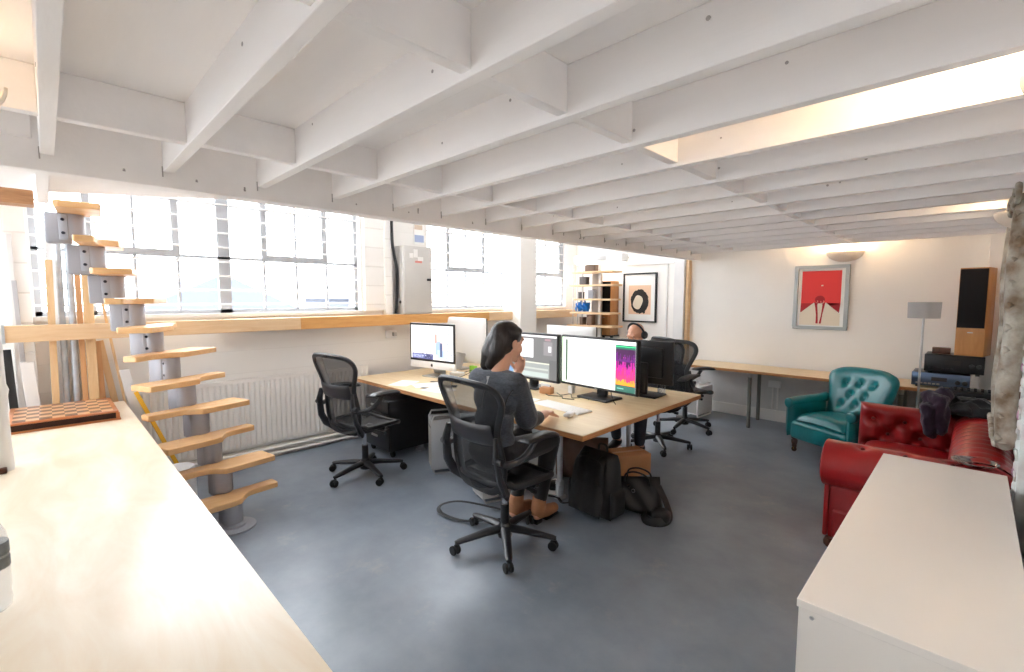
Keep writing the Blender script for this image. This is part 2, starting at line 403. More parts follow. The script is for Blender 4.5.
# ---- piers
struct('trim_1', MB().box(WX, -4.78, 4.975, 5.33, 0, TOP), M['wall'], bevel=.008)           # square column
struct('trim_2', MB().box(-3.24, -3.08, BY-.14, BY, 0, 2.3), M['white'], bevel=.006)           # pilaster on the back wall
struct('trim_3', MB().box(-3.075, -3.035, BY-.10, BY, .0, 2.28), M['rail'], bevel=.003)
struct('trim_4', MB().box(WX, WX+.1, -.19, -.075, 0, TOP), M['brick'])
struct('trim_5', MB().box(WX, WX+.09, 2.93, 3.02, SILL-.05, TOP).box(WX, WX+.05, 2.68, 2.95, SILL, TOP), M['brick'])
struct('trim_6', MB().box(-4.42, -3.3, BY-.03, BY, 2.18, 2.2).box(-3.42, -3.40, BY-.03, BY, .6, 2.18), M['white'])   # panel line on the back wall
struct('trim_7', MB().box(.07, RX, BY-.2, BY, 0, 2.27), M['wall'])
struct('trim_8', MB().box(-4.95, -4.78, -2.9, -.015, 2.31, 2.50), M['timber'], bevel=.004)
# ---- window ledge rail
rl = MB(); rl.box(-4.985, -4.945, -.4, 1.86, 1.325, 1.448)
struct('trim_9', rl, M['rail'], bevel=.003)
struct('trim_10', MB().box(-4.985, -4.945, 1.86, 4.5, 1.325, 1.448), M['rail2'], bevel=.003)
struct('trim_11', MB().box(-4.985, -4.945, 4.5, 6.6, 1.325, 1.448), M['rail'], bevel=.003)
struct('trim_12', MB().box(WX, -4.985, 1.2, 4.97, 1.42, 1.448).box(WX, -4.985, 5.335, 6.6, 1.42, 1.448), M['rail'])
struct('trim_13', MB().box(-4.992, -4.938, -.4, -.22, 1.318, 1.455), M['steel'])
# ---- skirtings
bl = MB(); bl.box(WX, -5.1, .35, 4.97, 0, .13)
for z in (.04, .10): bl.tube([(-5.075,.4,z),(-5.075,4.9,z)], .017, 8)
struct('baseboard_left', bl, M['radi'])
bb = MB(); bb.box(-3.03, .07, BY-.025, BY, 0, .15).box(-5.1, -3.25, BY-.025, BY, 0, .15)
struct('baseboard_back', bb, M['white'], bevel=.004)
struct('trim_14', MB().box(-3.03, .07, BY-.012, BY, .15, .66), mat('grey_white_dado', lin(214,214,214), .6, var=.05, vscale=5))
# ---- mezzanine overhead: deck, joists, noggings, edge beam
mz = struct('ceiling', MB().box(-3.0, RX, FY, BY, 2.447, 2.49), M['ceil'], smooth=0)
JY = [-2.56,-2.13,-1.7,-1.27,-.84,-.41,.02,.45,.88,1.31,1.74,2.15,2.6,3.03,3.46,3.9,4.33,4.77,5.2,5.63,6.06,6.5]
for y in JY:
    dz = random.uniform(-.004,.004)
    struct('joist', MB().box(-2.9, RX, y, y+.046, 2.275+dz, 2.447), M['ceil'], mz, bevel=.003)
for x in (-2.33, -1.03):
    for a, b in zip(JY, JY[1:]):
        dx = random.uniform(-.008,.008)
        struct('nogging', MB().box(x+dx-.045, x+dx, a+.046, b, 2.285+random.uniform(0,.006), 2.447), M['ceil'], mz, bevel=.003)
struct('edge_beam', MB().box(-3.0, -2.9, FY, BY, 2.2, 2.447).box(-2.905, -2.885, FY, .0, 2.33, 2.447), M['ceil'], mz, bevel=.004)
struct('floor_edge', MB().box(-3.02, -3.0, FY, BY, 2.3, 2.6), M['ceil'], mz)
nm = MB()
random.seed(3)
for y in JY[4:]:
    for k in range(3):
        x = random.uniform(-2.6,-.4); z = random.uniform(2.31,2.42)
        nm.cyl((x,y-.0012,z),(x,y+.002,z),random.uniform(.004,.007),n=8)
    nm.box(-2.898,-2.892,y-.004,y+.001,2.25,2.3)
for k in range(16):
    y = random.uniform(-.4,5); nm.cyl((-2.8985,y,random.uniform(2.23,2.3)),(-2.903,y,2.26),.0055,n=8)
struct('nail_marks', nm, mat('grey_knot', lin(178,172,170), .8), mz)
# winder landing at the head of the paddle stair
struct('landing', MB().prism([(-3.02,-2.9),(-4.05,-2.9),(-4.09,.04),(-3.574,.866),(-3.02,1.75)], 2.3, 2.447), M['ceil'], mz)
struct('joist', MB().box(-4.2, -3.0, .0, .05, 2.245, 2.3), M['ceil'], mz, bevel=.003)
# ---- buildings outside, seen through the windows
def house(name, label, x, y0, y1, h, ridge, m, rm):
    t = thing(name, label, 'building', (x, (y0+y1)/2, -4))
    w = (y1-y0)/2
    MB().box(-3, 3, -w, w, 0, h+4).build('wall', m, t, smooth=0)
    MB().add([(-3.2,-w-.3,h+4),(3.2,-w-.3,h+4),(3.2,w+.3,h+4),(-3.2,w+.3,h+4),(-3.2,0,ridge+4),(3.2,0,ridge+4)], [(0,1,2,3),(0,4,5,1),(2,5,4,3),(1,5,2),(0,3,4)]).build('roof', rm, t, smooth=0)
fw = mat('far_render', lin(92,96,106), .8); fr = mat('far_slate', lin(80,86,100), .8)
house('house', 'far pale gabled house seen blurred through the window behind the paddle stair', -22, 1.6, 7.4, .9, 2.5, fw, fr)
house('house', 'far pale house seen through the right end of the widest window', -26, 11.2, 15.5, 1.6, 2.6, fw, fr)
struct('ground', MB().box(-60, -5.6, -40, 60, -4.2, -4), mat('far_ground', lin(180,180,180), .9))
# ================================================================== OFFICE CHAIRS
def office_chair(loc, rz, label, base_turn=0, K=1.06):
    root = thing('office_chair', label, 'chair', loc, rz, 'black mesh swivel office chairs')
    k = lambda *p: tuple(c*K for c in p)
    # five star base
    hub = MB().lathe([(.02,.05),(.045,.06),(.05,.10),(.042,.13),(.03,.15)], n=18)
    hub.v = [k(*v) for v in hub.v]; hub.build('base_hub', M['graph'], root)
    for i in range(5):
        a = base_turn + i*2*PI/5; R = rotz(a)
        lg = MB().tube([k(.03,0,.112),k(.12,0,.108),k(.22,0,.094),k(.30,0,.084),k(.325,0,.08)], [.034*K,.031*K,.026*K,.022*K,.016*K], 10, flat=(.72,1), M=R)
        L = lg.build('base_leg', M['graph'], root)
        ca = random.uniform(0, 2*PI)
        C = Matrix.Translation(R @ V3(k(.318,0,0))) @ rotz(ca)
        MB().cyl(k(0,0,.05), k(0,0,.082), .009*K, n=8, M=C).rbox(k(.0,0,.045), k(.03,.014,.045), .006, M=C).build('caster_fork', M['black'], L)
        for sgn in (-1, 1):
            MB().lathe([(.012,-.009),(.028,-.009),(.031,-.004),(.031,.004),(.028,.009),(.012,.009)], n=16, M=C @ trs(k(.012, sgn*.016, .031), rx=PI/2)).build('caster_wheel', M['rubber'], L)
    MB().cyl(k(0,0,.14), k(0,0,.27), .028*K).build('column_cover', M['graph'], root)
    MB().cyl(k(0,0,.26), k(0,0,.41), .017*K).build('gas_lift', M['chrome'], root)
    # tilt mechanism under the seat
    t = MB().rbox(k(0,-.03,.415), k(.14,.24,.06), .02)
    for s in (-1, 1):
        t.tube([k(s*.05,.06,.42),k(s*.15,.08,.415),k(s*.22,.06,.44),k(s*.235,.02,.455)], [.02*K,.02*K,.017*K,.014*K], 8)
        t.tube([k(s*.06,-.1,.42),k(s*.16,-.16,.425),k(s*.225,-.19,.455)], [.022*K,.02*K,.016*K], 8)
        t.cyl(k(s*.07,.04,.41), k(s*.20,.05,.40), .009*K, n=8).cyl(k(s*.19,.05,.40), k(s*.225,.05,.40), .014*K, n=10)
    t.build('tilt_mechanism', M['black'], root)
    # seat
    def sp(a):
        c, s = math.cos(a), math.sin(a)
        x = .255*math.copysign(abs(c)**.62, c); y = .015+.235*math.copysign(abs(s)**.55, s)
        z = .475 + .012*abs(c)**2 - (.035*max(0,(y-.12)/.13)**2 if y > .12 else 0) + (.02 if y < -.15 else 0)
        return V3(k(x, y, z))
    loop = [sp(2*PI*i/40) for i in range(40)]
    MB().tube(loop, .0165*K, 8, closed=True, flat=(1.25,.95)).build('seat_frame', M['black'], root)
    def sg(u, v):
        a = 2*PI*u; p = sp(a); c = V3(k(0,.0,.445)); q = c.lerp(p, v); q.z = c.z + (p.z-c.z)*v**2.2; return q
    MB().grid(sg, 40, 7, wrapu=True).build('seat_mesh', M['pellicle'], root)
    # back: hour-glass loop
    W = [(.44,.09),(.46,.155),(.51,.205),(.58,.225),(.66,.222),(.74,.208),(.80,.205),(.86,.225),(.93,.258),(.99,.28),(1.04,.27),(1.075,.22),(1.09,.11)]
    def bw(z):
        for (a, wa), (b, wb) in zip(W, W[1:]):
            if a <= z <= b: return wa + (wb-wa)*(z-a)/(b-a)
        return 0
    def by(z): return -.215 - .03*(z-.44)/.3 - .25*max(0, z-.75)**1.3
    half = [(w, z) for z, w in W]
    pts = [V3(k(w, by(z)+.035*(w/.26)**2, z)) for w, z in half] + [V3(k(-w, by(z)+.035*(w/.26)**2, z)) for w, z in reversed(half)]
    pts = catmull(pts, 4, closed=True)
    MB().tube(pts, .0175*K, 8, closed=True, flat=(1.3,.85)).build('back_frame', M['black'], root)
    def bg(u, v):
        z = .44 + .65*v; w = bw(min(max(z,.44),1.09)); x = (2*u-1)*w
        return k(x, by(z) + .035*(x/.26)**2 - .012*(1-(2*u-1)**2), z)
    MB().grid(bg, 13, 22).build('back_mesh', M['pellicle'], root)
    def lp(u, v):
        x = .2*u; z = .80 + .06*v - .012*(1-u*u); return k(x, by(z) - .03 + .035*(x/.26)**2, z)
    MB().pillow(lp, .017*K, 16, 8, p=4).build('lumbar_pad', M['graph'], root)
    # arms
    for s in (-1, 1):
        br = MB()
        br.tube([k(s*.20,-.16,.43),k(s*.245,-.215,.48),k(s*.25,-.255,.56),k(s*.238,-.275,.70),k(s*.222,-.262,.79)], [.022*K,.024*K,.022*K,.02*K,.014*K], 8, flat=(1.25,.8))
        br.tube(bez(k(s*.245,-.27,.66), k(s*.29,-.26,.64), k(s*.31,-.12,.63), k(s*.305,-.04,.752), 8), [.02*K]*5+[.018*K]*4, 8)
        br.cyl(k(s*.225,-.275,.67), k(s*.285,-.265,.67), .021*K, n=12)
        A = br.build('arm_bracket', M['graph'], root)
        MB().pillow(lambda u, v: V3(k(s*(.305 + .048*v - .025*u), -.005 + .15*u, .772 - .022*max(0,u)**2 + .004*v)), .019*K, 16, 10, p=5).build('arm_pad', M['black'], root)
    return root
random.seed(11)
office_chair((-2.145,2.085,0), math.radians(-3), 'mesh office chair in the foreground, with the dark-haired woman sitting in it', math.radians(-37))
office_chair((-3.96,2.03,0), math.radians(8), 'empty mesh office chair by the radiator in front of the black drawer pedestal', math.radians(-13))
office_chair((-2.42,4.72,0), math.radians(186), 'mesh office chair behind the far side of the desk, under the man in headphones', math.radians(-20))
office_chair((-2.52,5.62,0), math.radians(-28), 'empty mesh office chair farthest away, beside the left end of the long side table', math.radians(15))

# ================================================================== DESK
DZ, DX0, DX1, DY0, DY1 = .74, -5.03, -1.79, 2.46, 4.33
d = thing('desk', 'large double-sided pale plywood desk on steel tube legs in the room\'s middle', 'desk', ((DX0+DX1)/2, (DY0+DY1)/2, 0))
hx, hy = (DX1-DX0)/2, (DY1-DY0)/2
MB().box(-hx, hx, -hy, hy, DZ-.006, DZ).build('desktop', M['desk'], d, bevel=.001)
MB().box(-hx, hx, -hy, hy, DZ-.04, DZ-.0065).build('ply_core', M['edge'], d, bevel=.001)
cx, cy = (DX0+DX1)/2, (DY0+DY1)/2
for x, y in ((-2.36,2.93),(-2.36,4.0),(-4.20,2.80),(-4.03,4.0),(-4.85,2.95),(-4.85,4.0)):
    L = MB().cyl((x-cx,y-cy,.02),(x-cx,y-cy,DZ-.04),.024,n=14).build('leg', M['steel'], d)
    MB().lathe([(.055,0),(.055,.012),(.034,.02),(.034,.1),(.03,.105)], (x-cx,y-cy,0), 16).lathe([(.03,.105),(.036,.11),(.036,.135),(.03,.14)], (x-cx,y-cy,0), 16).build('pipe_fitting', M['steel'], L)
    MB().lathe([(.034,DZ-.09),(.034,DZ-.055),(.06,DZ-.05),(.06,DZ-.04)], (x-cx,y-cy,0), 16).build('pipe_flange', M['steel'], L)

# ================================================================== LONG SIDE TABLE on the back wall
TZ = .74
st = thing('side_table', 'long narrow pale side table along the back wall on grey tube legs', 'table', (-1.45, 6.5, 0))
MB().box(-1.42, 1.33, -.30, .31, TZ-.004, TZ).build('tabletop', M['desk'], st)
MB().box(-1.42, 1.33, -.30, .31, TZ-.035, TZ-.0045).build('ply_core', M['edge'], st)
legm = mat('grey_green_tube', lin(118,118,112), .5, .2)
for x, y in ((-.52,-.25),(-.56,.25),(.95,-.25),(.95,.25)):
    L = MB().cyl((x,y,.0),(x,y,TZ-.035),.023,n=14).build('leg', legm, st)
    MB().cyl((x,y,TZ-.09),(x,y,TZ-.036),.027,n=14).build('leg_collar', M['alu'], L)

# ================================================================== COUNTER (left foreground)
ct = thing('counter', 'long pale plywood counter filling the left foreground', 'counter', (-2.4, -.1, 0))
MB().box(-2.56, 2.2, -.55, .515, .785, .8).build('worktop', M['ply'], ct, bevel=.0015)
MB().box(-2.56, 2.2, -.55, .515, .765, .7845).build('ply_core', M['edge'], ct)
MB().box(-2.5, 2.15, -.5, .47, .06, .765).build('base_panel', M['white'], ct)
MB().box(-2.5, 2.15, -.5, .43, 0, .06).build('plinth', M['graph'], ct)

# ================================================================== WHITE CABINET (right foreground)
cb = thing('white_cabinet', 'glossy white low cabinet in the right foreground', 'cabinet', (-.085, 2.47, 0))
MB().box(-.245, .25, -.925, .925, .725, .75).build('top', M['gloss'], cb, bevel=.002)
MB().box(-.24, .245, -.92, -.9, .0, .7245).build('side_panel', M['gloss'], cb, bevel=.001)
MB().box(-.24, .245, .9, .92, .0, .7245).build('side_panel', M['gloss'], cb, bevel=.001)
MB().box(.23, .245, -.9, .9, .0, .7245).build('back_panel', M['gloss'], cb)
MB().box(-.2, .23, -.9, .9, 0, .07).build('plinth', M['gloss'], cb)
for i in range(4):
    y = -.898 + .45*i
    dr = MB().box(-.245, -.227, y, y+.444, .075, .72).build('door', M['gloss'], cb, bevel=.0015)
    MB().tube([(-.246,y+.40,.52),(-.265,y+.40,.52),(-.265,y+.40,.64),(-.246,y+.40,.64)], .005, 8).build('handle', M['alu'], dr)
MB().cyl((-.205,-.9205,.705),(-.205,-.923,.705),.006,n=16).build('screw_cap', M['alu'], cb)

# ================================================================== RADIATOR
ra = MB(); ra.box(.0, .05, 0, 2.17, 0, .70)
def rfn(u, v): return (.052 + .016*abs(math.sin(u*PI*44)), u*2.17, .03+.64*v)
ra.grid(rfn, 44*6+1, 2)
R = ra.build('radiator', M['radi'], loc=(WX+.04, .50, .145), smooth=60)
T(R, 'long white ribbed panel radiator on the wall under the window ledge', 'radiator')
MB().cyl((.03,2.19,.04),(.03,2.25,.04),.012).cyl((.03,2.24,-.09),(.03,2.24,.06),.012).lathe([(.018,.05),(.022,.06),(.022,.12),(.014,.13)],(.03,2.24,0),12).build('valve', M['white'], R)
gr = MB()
for i in range(80): gr.box(.004,.046, .02+i*.0267, .032+i*.0267, .7, .706)
gr.build('top_grille', M['radi'], R)
# ================================================================== TEAL ARMCHAIR
def dimple(pts, r, dep):
    def f(u, v): return -sum(dep*math.exp(-((u-a)**2+(v-b)**2)/r**2) for a, b in pts)
    return f
ac = thing('armchair', 'teal green leather button-back armchair on turned wooden legs by the back wall', 'armchair', (-.91, 5.74, 0), math.radians(-27)); ac.scale = (.93, .80, 1)
sm = M['teal']
# local: faces -y. front y=-.42, back y=+.40
MB().rbox((0,-.03,.25), (.70,.79,.20), .05, 3).build('seat_base', sm, ac, smooth=60)
MB().pillow(lambda u, v: V3((.285*u, -.11+.295*v, .352+.02*(1-u*u)+.012*(1-v*v))), .072, 22, 18, p=7, back=lambda u,v:-.02).build('seat_cushion', sm, ac, smooth=60)
bp = [(-.45,.42),(0,.42),(.45,.42),(-.24,.0),(.24,.0),(0,-.32),(-.5,-.35),(.5,-.35)]
def bk(u, v):
    t = (v+1)/2
    x = u*(.335 + .07*t**1.5 - .03*math.sin(PI*t))*(1-.13*max(0,(v-.5)/.5)**2.5); z = .30 + .60*t + .018*math.cos(u*PI/2)*t - .055*abs(u)**6*max(0,v)**2
    y = .22 + .20*t - .10*abs(u)**3*(.4+.6*t)
    return V3((x, y, z))
B = MB().pillow(bk, lambda u, v: .085-.02*v, 40, 30, p=8, front=lambda u,v: dimple(bp,.11,.035)(u,v)).build('backrest', sm, ac, smooth=60)
for a, b in bp:
    p = bk(a,b); e=.01
    n = (bk(a+e,b)-bk(a-e,b)).cross(bk(a,b+e)-bk(a,b-e)).normalized()
    MB().ell(p+n*.052, (.012,.012,.012), 10).build('button', sm, B)
for s in (-1, 1):
    A = MB()
    A.pillow(lambda u, v: V3((s*(.355 + .0*u), -.11+.33*u, .36+.19*v)), .062, 18, 16, p=7)
    A.tube([(s*.36,-.425,.525),(s*.36,-.2,.535),(s*.36,.1,.54),(s*.36,.26,.56)], [.056,.058,.056,.05], 14)
    A.ell((s*.36,-.425,.525),(.056,.02,.056),14)
    A.build('armrest', sm, ac, smooth=60)
for x, y in ((-.31,-.36),(.31,-.36),(-.29,.3),(.29,.3)):
    L = MB().lathe([(.024,.055),(.03,.062),(.024,.075),(.034,.10),(.036,.125),(.026,.14),(.038,.15),(.038,.17)], (x,y,0), 16).build('leg', M['darkwood'], ac)
    MB().lathe([(.008,-.012),(.026,-.012),(.029,0),(.026,.012),(.008,.012)], n=16, M=trs((x,y,.029), rx=PI/2)).build('caster', M['darkwood'], L)
    MB().cyl((x,y,.03),(x,y,.057),.014).build('caster_mount', mat('brass',lin(150,120,70),.4,.8), L)

# ================================================================== RED CHESTERFIELD
sf = thing('chesterfield_sofa', 'red buttoned leather sofa with rolled arms between teal armchair and white cabinet', 'sofa', (-.22, 4.45, 0))
ox, oy = -.22, 4.45
rm = M['red']
def L_(x, y, z): return V3((x-ox, y-oy, z))
MB().box(-.60-ox, .2-ox, 3.6-oy, 5.34-oy, .06, .26).build('seat_base', rm, sf, bevel=.02)
for i, (a, b) in enumerate(((3.84,4.46),(4.47,5.09))):
    MB().pillow(lambda u, v: L_(-.31+.31*u, (a+b)/2+(b-a)/2*v, .345+.015*(1-u*u)), .075, 20, 20, p=9).build('seat_cushion', rm, sf, smooth=60)
# near arm: scroll roll along x, with panel and pleated front
def arm(y0, y1, sgn, dims):
    yc = (y0+y1)/2; r = dims['r']; zt = dims['zt']
    mb = MB()
    bt = dims['b']
    def roll(u, v):
        x = -.655 + .80*v; a = 2*PI*u
        rr = r*(1-.10*max(0,(v-.75))) - sum(.022*math.exp(-(((x-bx)/.035)**2+((a-ba)/.22)**2)) for bx, ba in bt)
        rr += .006*math.cos((x+.655)/.16*PI*2+PI*math.floor(a/.9))*0
        return L_(x, yc + sgn*.0 + rr*1.05*math.cos(a), zt - r + rr*math.sin(a))
    mb.grid(roll, 48, 60, wrapu=True)
    mb.ell(L_(-.655, yc, zt-r), (.022, r*1.05, r), 24).ell(L_(.145, yc, zt-r), (.02, r*1.0, r*.95), 24)
    A = mb.build('armrest', rm, sf, smooth=60)
    p = MB(); p.rbox(L_(-.235, yc+.02, .30), (.77, (y1-y0)*.60, .5), .02, 2)
    p.build('arm_panel', rm, A)
    # front scroll face with pleat ridges and piping
    f = MB(); f.rbox(L_(-.632, yc+.02, .29), (.03, (y1-y0)*.66, .46), .014, 2)
    f.build('front_facing', rm, A)
    for bx, ba in bt:
        rr = r-.016
        MB().ell(L_(bx, yc+rr*1.05*math.cos(ba), zt-r+rr*math.sin(ba)), (.013,.013,.013), 10).build('button', M['button'], A)
arm(3.53, 3.83, -1, dict(r=.152, zt=.70, b=[(-.46,1.75),(-.25,1.75),(-.04,1.75),(-.36,1.05),(-.15,1.05),(.05,1.05)]))
# far arm shows its tufted inner face to the camera
bt2 = [(-.75,.60),(-.25,.60),(.25,.60),(.75,.60),(-.5,.20),(0,.20),(.5,.20),(-.75,-.2),(-.25,-.2),(.25,-.2),(.75,-.2)]
def tuft(u, v):
    d = dimple(bt2,.14,.062)(u,v)
    # soft folds running from button to button
    f = 0
    for a,b in bt2:
        for c,e in bt2:
            if a < c and abs(c-a) < .3 and abs(abs(b-e)-.4) < .1:
                t = ((u-a)*(c-a)+(v-b)*(e-b))/((c-a)**2+(e-b)**2)
                if 0 < t < 1:
                    dd = math.hypot(u-a-t*(c-a), v-b-t*(e-b)); f = min(f, -.026*math.exp(-(dd/.06)**2))
    return d + f
fa_fn = lambda u, v: L_(-.265 - .43*u, 5.23 + .03*v, .40 + .30*v)
FA = MB().pillow(fa_fn, lambda u,v: .105+.02*v, 64, 44, p=10, front=lambda u,v: 0, back=tuft).build('armrest', rm, sf, smooth=60)
for a, b in bt2:
    MB().ell(fa_fn(a,b) + V3((0,-.083,0)), (.014,.012,.014), 10).build('button', M['button'], FA)
MB().rbox(L_(-.24,5.26,.2), (.80,.2,.26), .02, 2).build('arm_panel', rm, FA)
# back with a pleated roll along the top
bt3 = [(a,b) for b,o in ((.2,0),(-.4,.125)) for a in [-.85+.25*i+o for i in range(7)]]
MB().pillow(lambda u, v: L_(.085 + .03*v, 4.45 + .68*u, .42+.19*v), .08, 70, 24, p=10, front=dimple(bt3,.07,.03), back=dimple(bt3,.07,.03)).build('backrest', rm, sf, smooth=60)
def broll(u, v):
    y = 3.66 + 1.52*v; a = 2*PI*u
    rr = .116 + .011*abs(math.sin(y/.062*PI*.5))
    return L_(.085 + rr*1.22*math.cos(a), y, .60 + rr*math.sin(a))
MB().grid(broll, 36, 240, wrapu=True).ell(L_(.085,3.66,.60),(.145,.02,.12),24).ell(L_(.085,5.18,.60),(.145,.02,.12),24).build('back_roll', rm, sf, smooth=70)
for x, y in ((-.6,3.6),(.14,3.6),(-.6,5.3),(.14,5.3)):
    MB().lathe([(.022,0),(.034,.015),(.036,.035),(.026,.062)], (x-ox,y-oy,0), 14).build('foot', M['darkwood'], sf)
# ================================================================== PEOPLE
def cap(mb, p0, p1, r0, r1, n=14):
    p0, p1 = V3(p0), V3(p1)
    mb.tube([p0, p0.lerp(p1,.25), p0.lerp(p1,.5), p0.lerp(p1,.75), p1], [r0, r0*.75+r1*.25, (r0+r1)/2, r0*.25+r1*.75, r1], n)
    mb.ell(p0, (r0,)*3, n); mb.ell(p1, (r1,)*3, n)
def chain(mb, pts, rs, n=14):
    for (a, b), (ra, rb) in zip(zip(pts, pts[1:]), zip(rs, rs[1:])): cap(mb, a, b, ra, rb, n)
def fuse(mb, name, m, parent, voxel=.006, smooth=6, post=None):
    """melt overlapping volumes into one continuous skin"""
    me = bpy.data.meshes.new(name); me.from_pydata(mb.v, [], mb.f); me.update()
    bm = bmesh.new(); bm.from_mesh(me); bmesh.ops.recalc_face_normals(bm, faces=bm.faces); bm.to_mesh(me); bm.free()
    o = bpy.data.objects.new(name, me); COL.objects.link(o)
    r = o.modifiers.new('r','REMESH'); r.mode = 'VOXEL'; r.voxel_size = voxel
    s = o.modifiers.new('s','SMOOTH'); s.factor = .5; s.iterations = smooth
    dg = bpy.context.evaluated_depsgraph_get(); dg.update()
    nm = bpy.data.meshes.new_from_object(o.evaluated_get(dg))
    bpy.data.objects.remove(o); nm.name = name
    bm = bmesh.new(); bm.from_mesh(nm)
    if post: post(bm)
    bm.to_mesh(nm); bm.free()
    nm.materials.clear(); nm.materials.append(m)
    nm.polygons.foreach_set('use_smooth', [True]*len(nm.polygons))
    o = bpy.data.objects.new(name, nm); COL.objects.link(o); o.parent = parent
    return o
def cut(co, no):
    def f(bm):
        r = bmesh.ops.bisect_plane(bm, geom=bm.verts[:]+bm.edges[:]+bm.faces[:], plane_co=co, plane_no=no, clear_outer=True)
        ed = [e for e in r['geom_cut'] if isinstance(e, bmesh.types.BMEdge)]
        bmesh.ops.holes_fill(bm, edges=ed, sides=0)
    return f
def hand(mb, wrist, fwd, palm_n, side, spread=1, curl=.35, s=1.0):
    """palm, four unequal bent fingers and a thumb; side=+1/-1 puts the thumb left/right of fwd"""
    f = V3(fwd).normalized(); n = V3(palm_n); n = (n - f*n.dot(f)).normalized(); l = n.cross(f).normalized()*side
    w = V3(wrist)
    pc = w + f*.045*s
    R = Matrix((f, l, n)).transposed()
    mb.ell(pc, (.055*s,.041*s,.016*s), 14, R=R)
    mb.ell(pc+f*.02*s, (.036*s,.042*s,.015*s), 14, R=R)
    for i, (off, ln) in enumerate(((.030,.072),(.010,.080),(-.010,.074),(-.028,.058))):
        b = w + f*.082*s + l*off*s; d = (f + l*off*2.2*spread).normalized()
        pts = [b]; a = curl*.5
        for seg in (.45,.32,.23):
            dd = (d*math.cos(a) + n*math.sin(a)); pts.append(pts[-1] + dd*ln*seg*s); a += curl
        chain(mb, pts, [.0095*s,.009*s,.0082*s,.0068*s], 8)
    b = w + f*.02*s + l*.03*s
    d1 = (f*.55 + l*.75 + n*.3).normalized(); d2 = (f*.85 + l*.35 + n*.35).normalized()
    chain(mb, [b, b+d1*.038*s, b+d1*.038*s+d2*.03*s, b+d1*.038*s+d2*.054*s], [.014*s,.0115*s,.0105*s,.008*s], 8)
def head(mb, c, Rm, s=1.0):
    """c = centre of the skull; local +y is the face"""
    e = lambda p, r: mb.ell(V3(c) + Rm @ (V3(p)*s), tuple(x*s for x in r), 18, R=Rm)
    e((0,-.01,.03),(.076,.096,.088)); e((0,.025,-.03),(.062,.07,.085)); e((0,.045,-.078),(.042,.042,.034)); e((0,.072,-.098),(.02,.02,.017))
    e((0,.083,.035),(.05,.018,.02))
    chain(mb, [V3(c)+Rm@(V3((0,.088,.02))*s), V3(c)+Rm@(V3((0,.112,-.022))*s)], [.009*s,.0125*s], 8)
    for k in (-1,1):
        e((k*.011,.102,-.025),(.009,.01,.008)); e((k*.076,-.008,-.005),(.01,.02,.033)); e((k*.045,.055,-.03),(.022,.026,.03))
        e((k*.03,.075,.012),(.017,.014,.012))
    e((0,.094,-.056),(.022,.012,.007)); e((0,.092,-.068),(.02,.012,.008))
def eyes(body, c, Rm, s, lip):
    for k in (-1,1):
        MB().ell(V3(c)+Rm@(V3((k*.03,.083,.012))*s), (.010*s,.008*s,.007*s), 10, R=Rm).build('eye', M['paper'], body)
        MB().ell(V3(c)+Rm@(V3((k*.03,.0895,.012))*s), (.0048*s,.0025*s,.0048*s), 10, R=Rm).build('iris', M['ink'], body)
        MB().tube([V3(c)+Rm@(V3((k*x,.091-.12*abs(x-.03),.034+z))*s) for x,z in ((.014,-.002),(.03,.003),(.048,-.003))], .004*s, 6).build('eyebrow', M['hair'], body)
    MB().tube([V3(c)+Rm@(V3((x,.106-20*x*x,-.062))*s) for x in (-.022,-.011,0,.011,.022)], [.003*s,.005*s,.0055*s,.005*s,.003*s], 8).build('lips', lip, body)

# ---- the woman: seated on the near chair, right hand on the desk, left hand at her chin
wx, wy = -2.235, 2.075
woman = thing('person', 'dark-haired woman seen from behind in a grey short-sleeved top, seated at the desk', 'person', (wx, wy, 0), math.radians(4))
HC = V3((.0,.135,1.345)); HR = Euler((math.radians(-10),0,math.radians(-8))).to_matrix()
b = MB(); hs = 1.12
hip = [V3((-.09,-.01,.62)), V3((.09,-.01,.62))]; knee = [V3((-.13,.46,.615)), V3((.12,.47,.615))]; ank = [V3((-.09,.34,.13)), V3((.06,.42,.13))]
ball = [V3((-.11,.46,.045)), V3((.07,.54,.045))]
shl = [V3((-.185,.035,1.095)), V3((.175,.035,1.095))]; elb = [V3((-.235,.30,.86)), V3((.135,.19,.805))]; wri = [V3((-.035,.285,1.12)), V3((.06,.49,.795))]
b.ell((0,-.02,.64),(.175,.125,.12),18).ell((0,.0,.83),(.135,.095,.16),18).ell((0,.02,.99),(.165,.105,.15),18)
chain(b, [V3((-.15,.03,1.095)),V3((.15,.03,1.095))], [.066,.066])
chain(b, [V3((0,.035,1.10)),V3((0,.06,1.17)),HC+V3((0,-.02,-.06))], [.075,.056,.055])
for i in (0,1):
    chain(b, [hip[i], knee[i], ank[i]], [.092,.064,.044]); chain(b, [knee[i], knee[i].lerp(ank[i],.35)], [.06,.06])
    chain(b, [ank[i], ank[i]+V3((0,-.03,-.07)), ball[i], ball[i]+V3((0,.07,-.01))], [.044,.04,.034,.024])
    chain(b, [shl[i], elb[i]], [.056,.043]); chain(b, [elb[i], elb[i].lerp(wri[i],.3), wri[i]], [.043,.044,.029])
hand(b, wri[1], (-.45,.85,-.07), (0,0,-1), 1, 1, .16, 1.08)
hand(b, wri[0], (.35,-.05,1), (.15,-1,.1), 1, .5, .7, 1.08)
head(b, HC, HR, hs)
body = fuse(b, 'body', M['skin'], woman, .0048, 4)
eyes(body, HC, HR, hs, mat('lips', lin(190,104,98), .5))
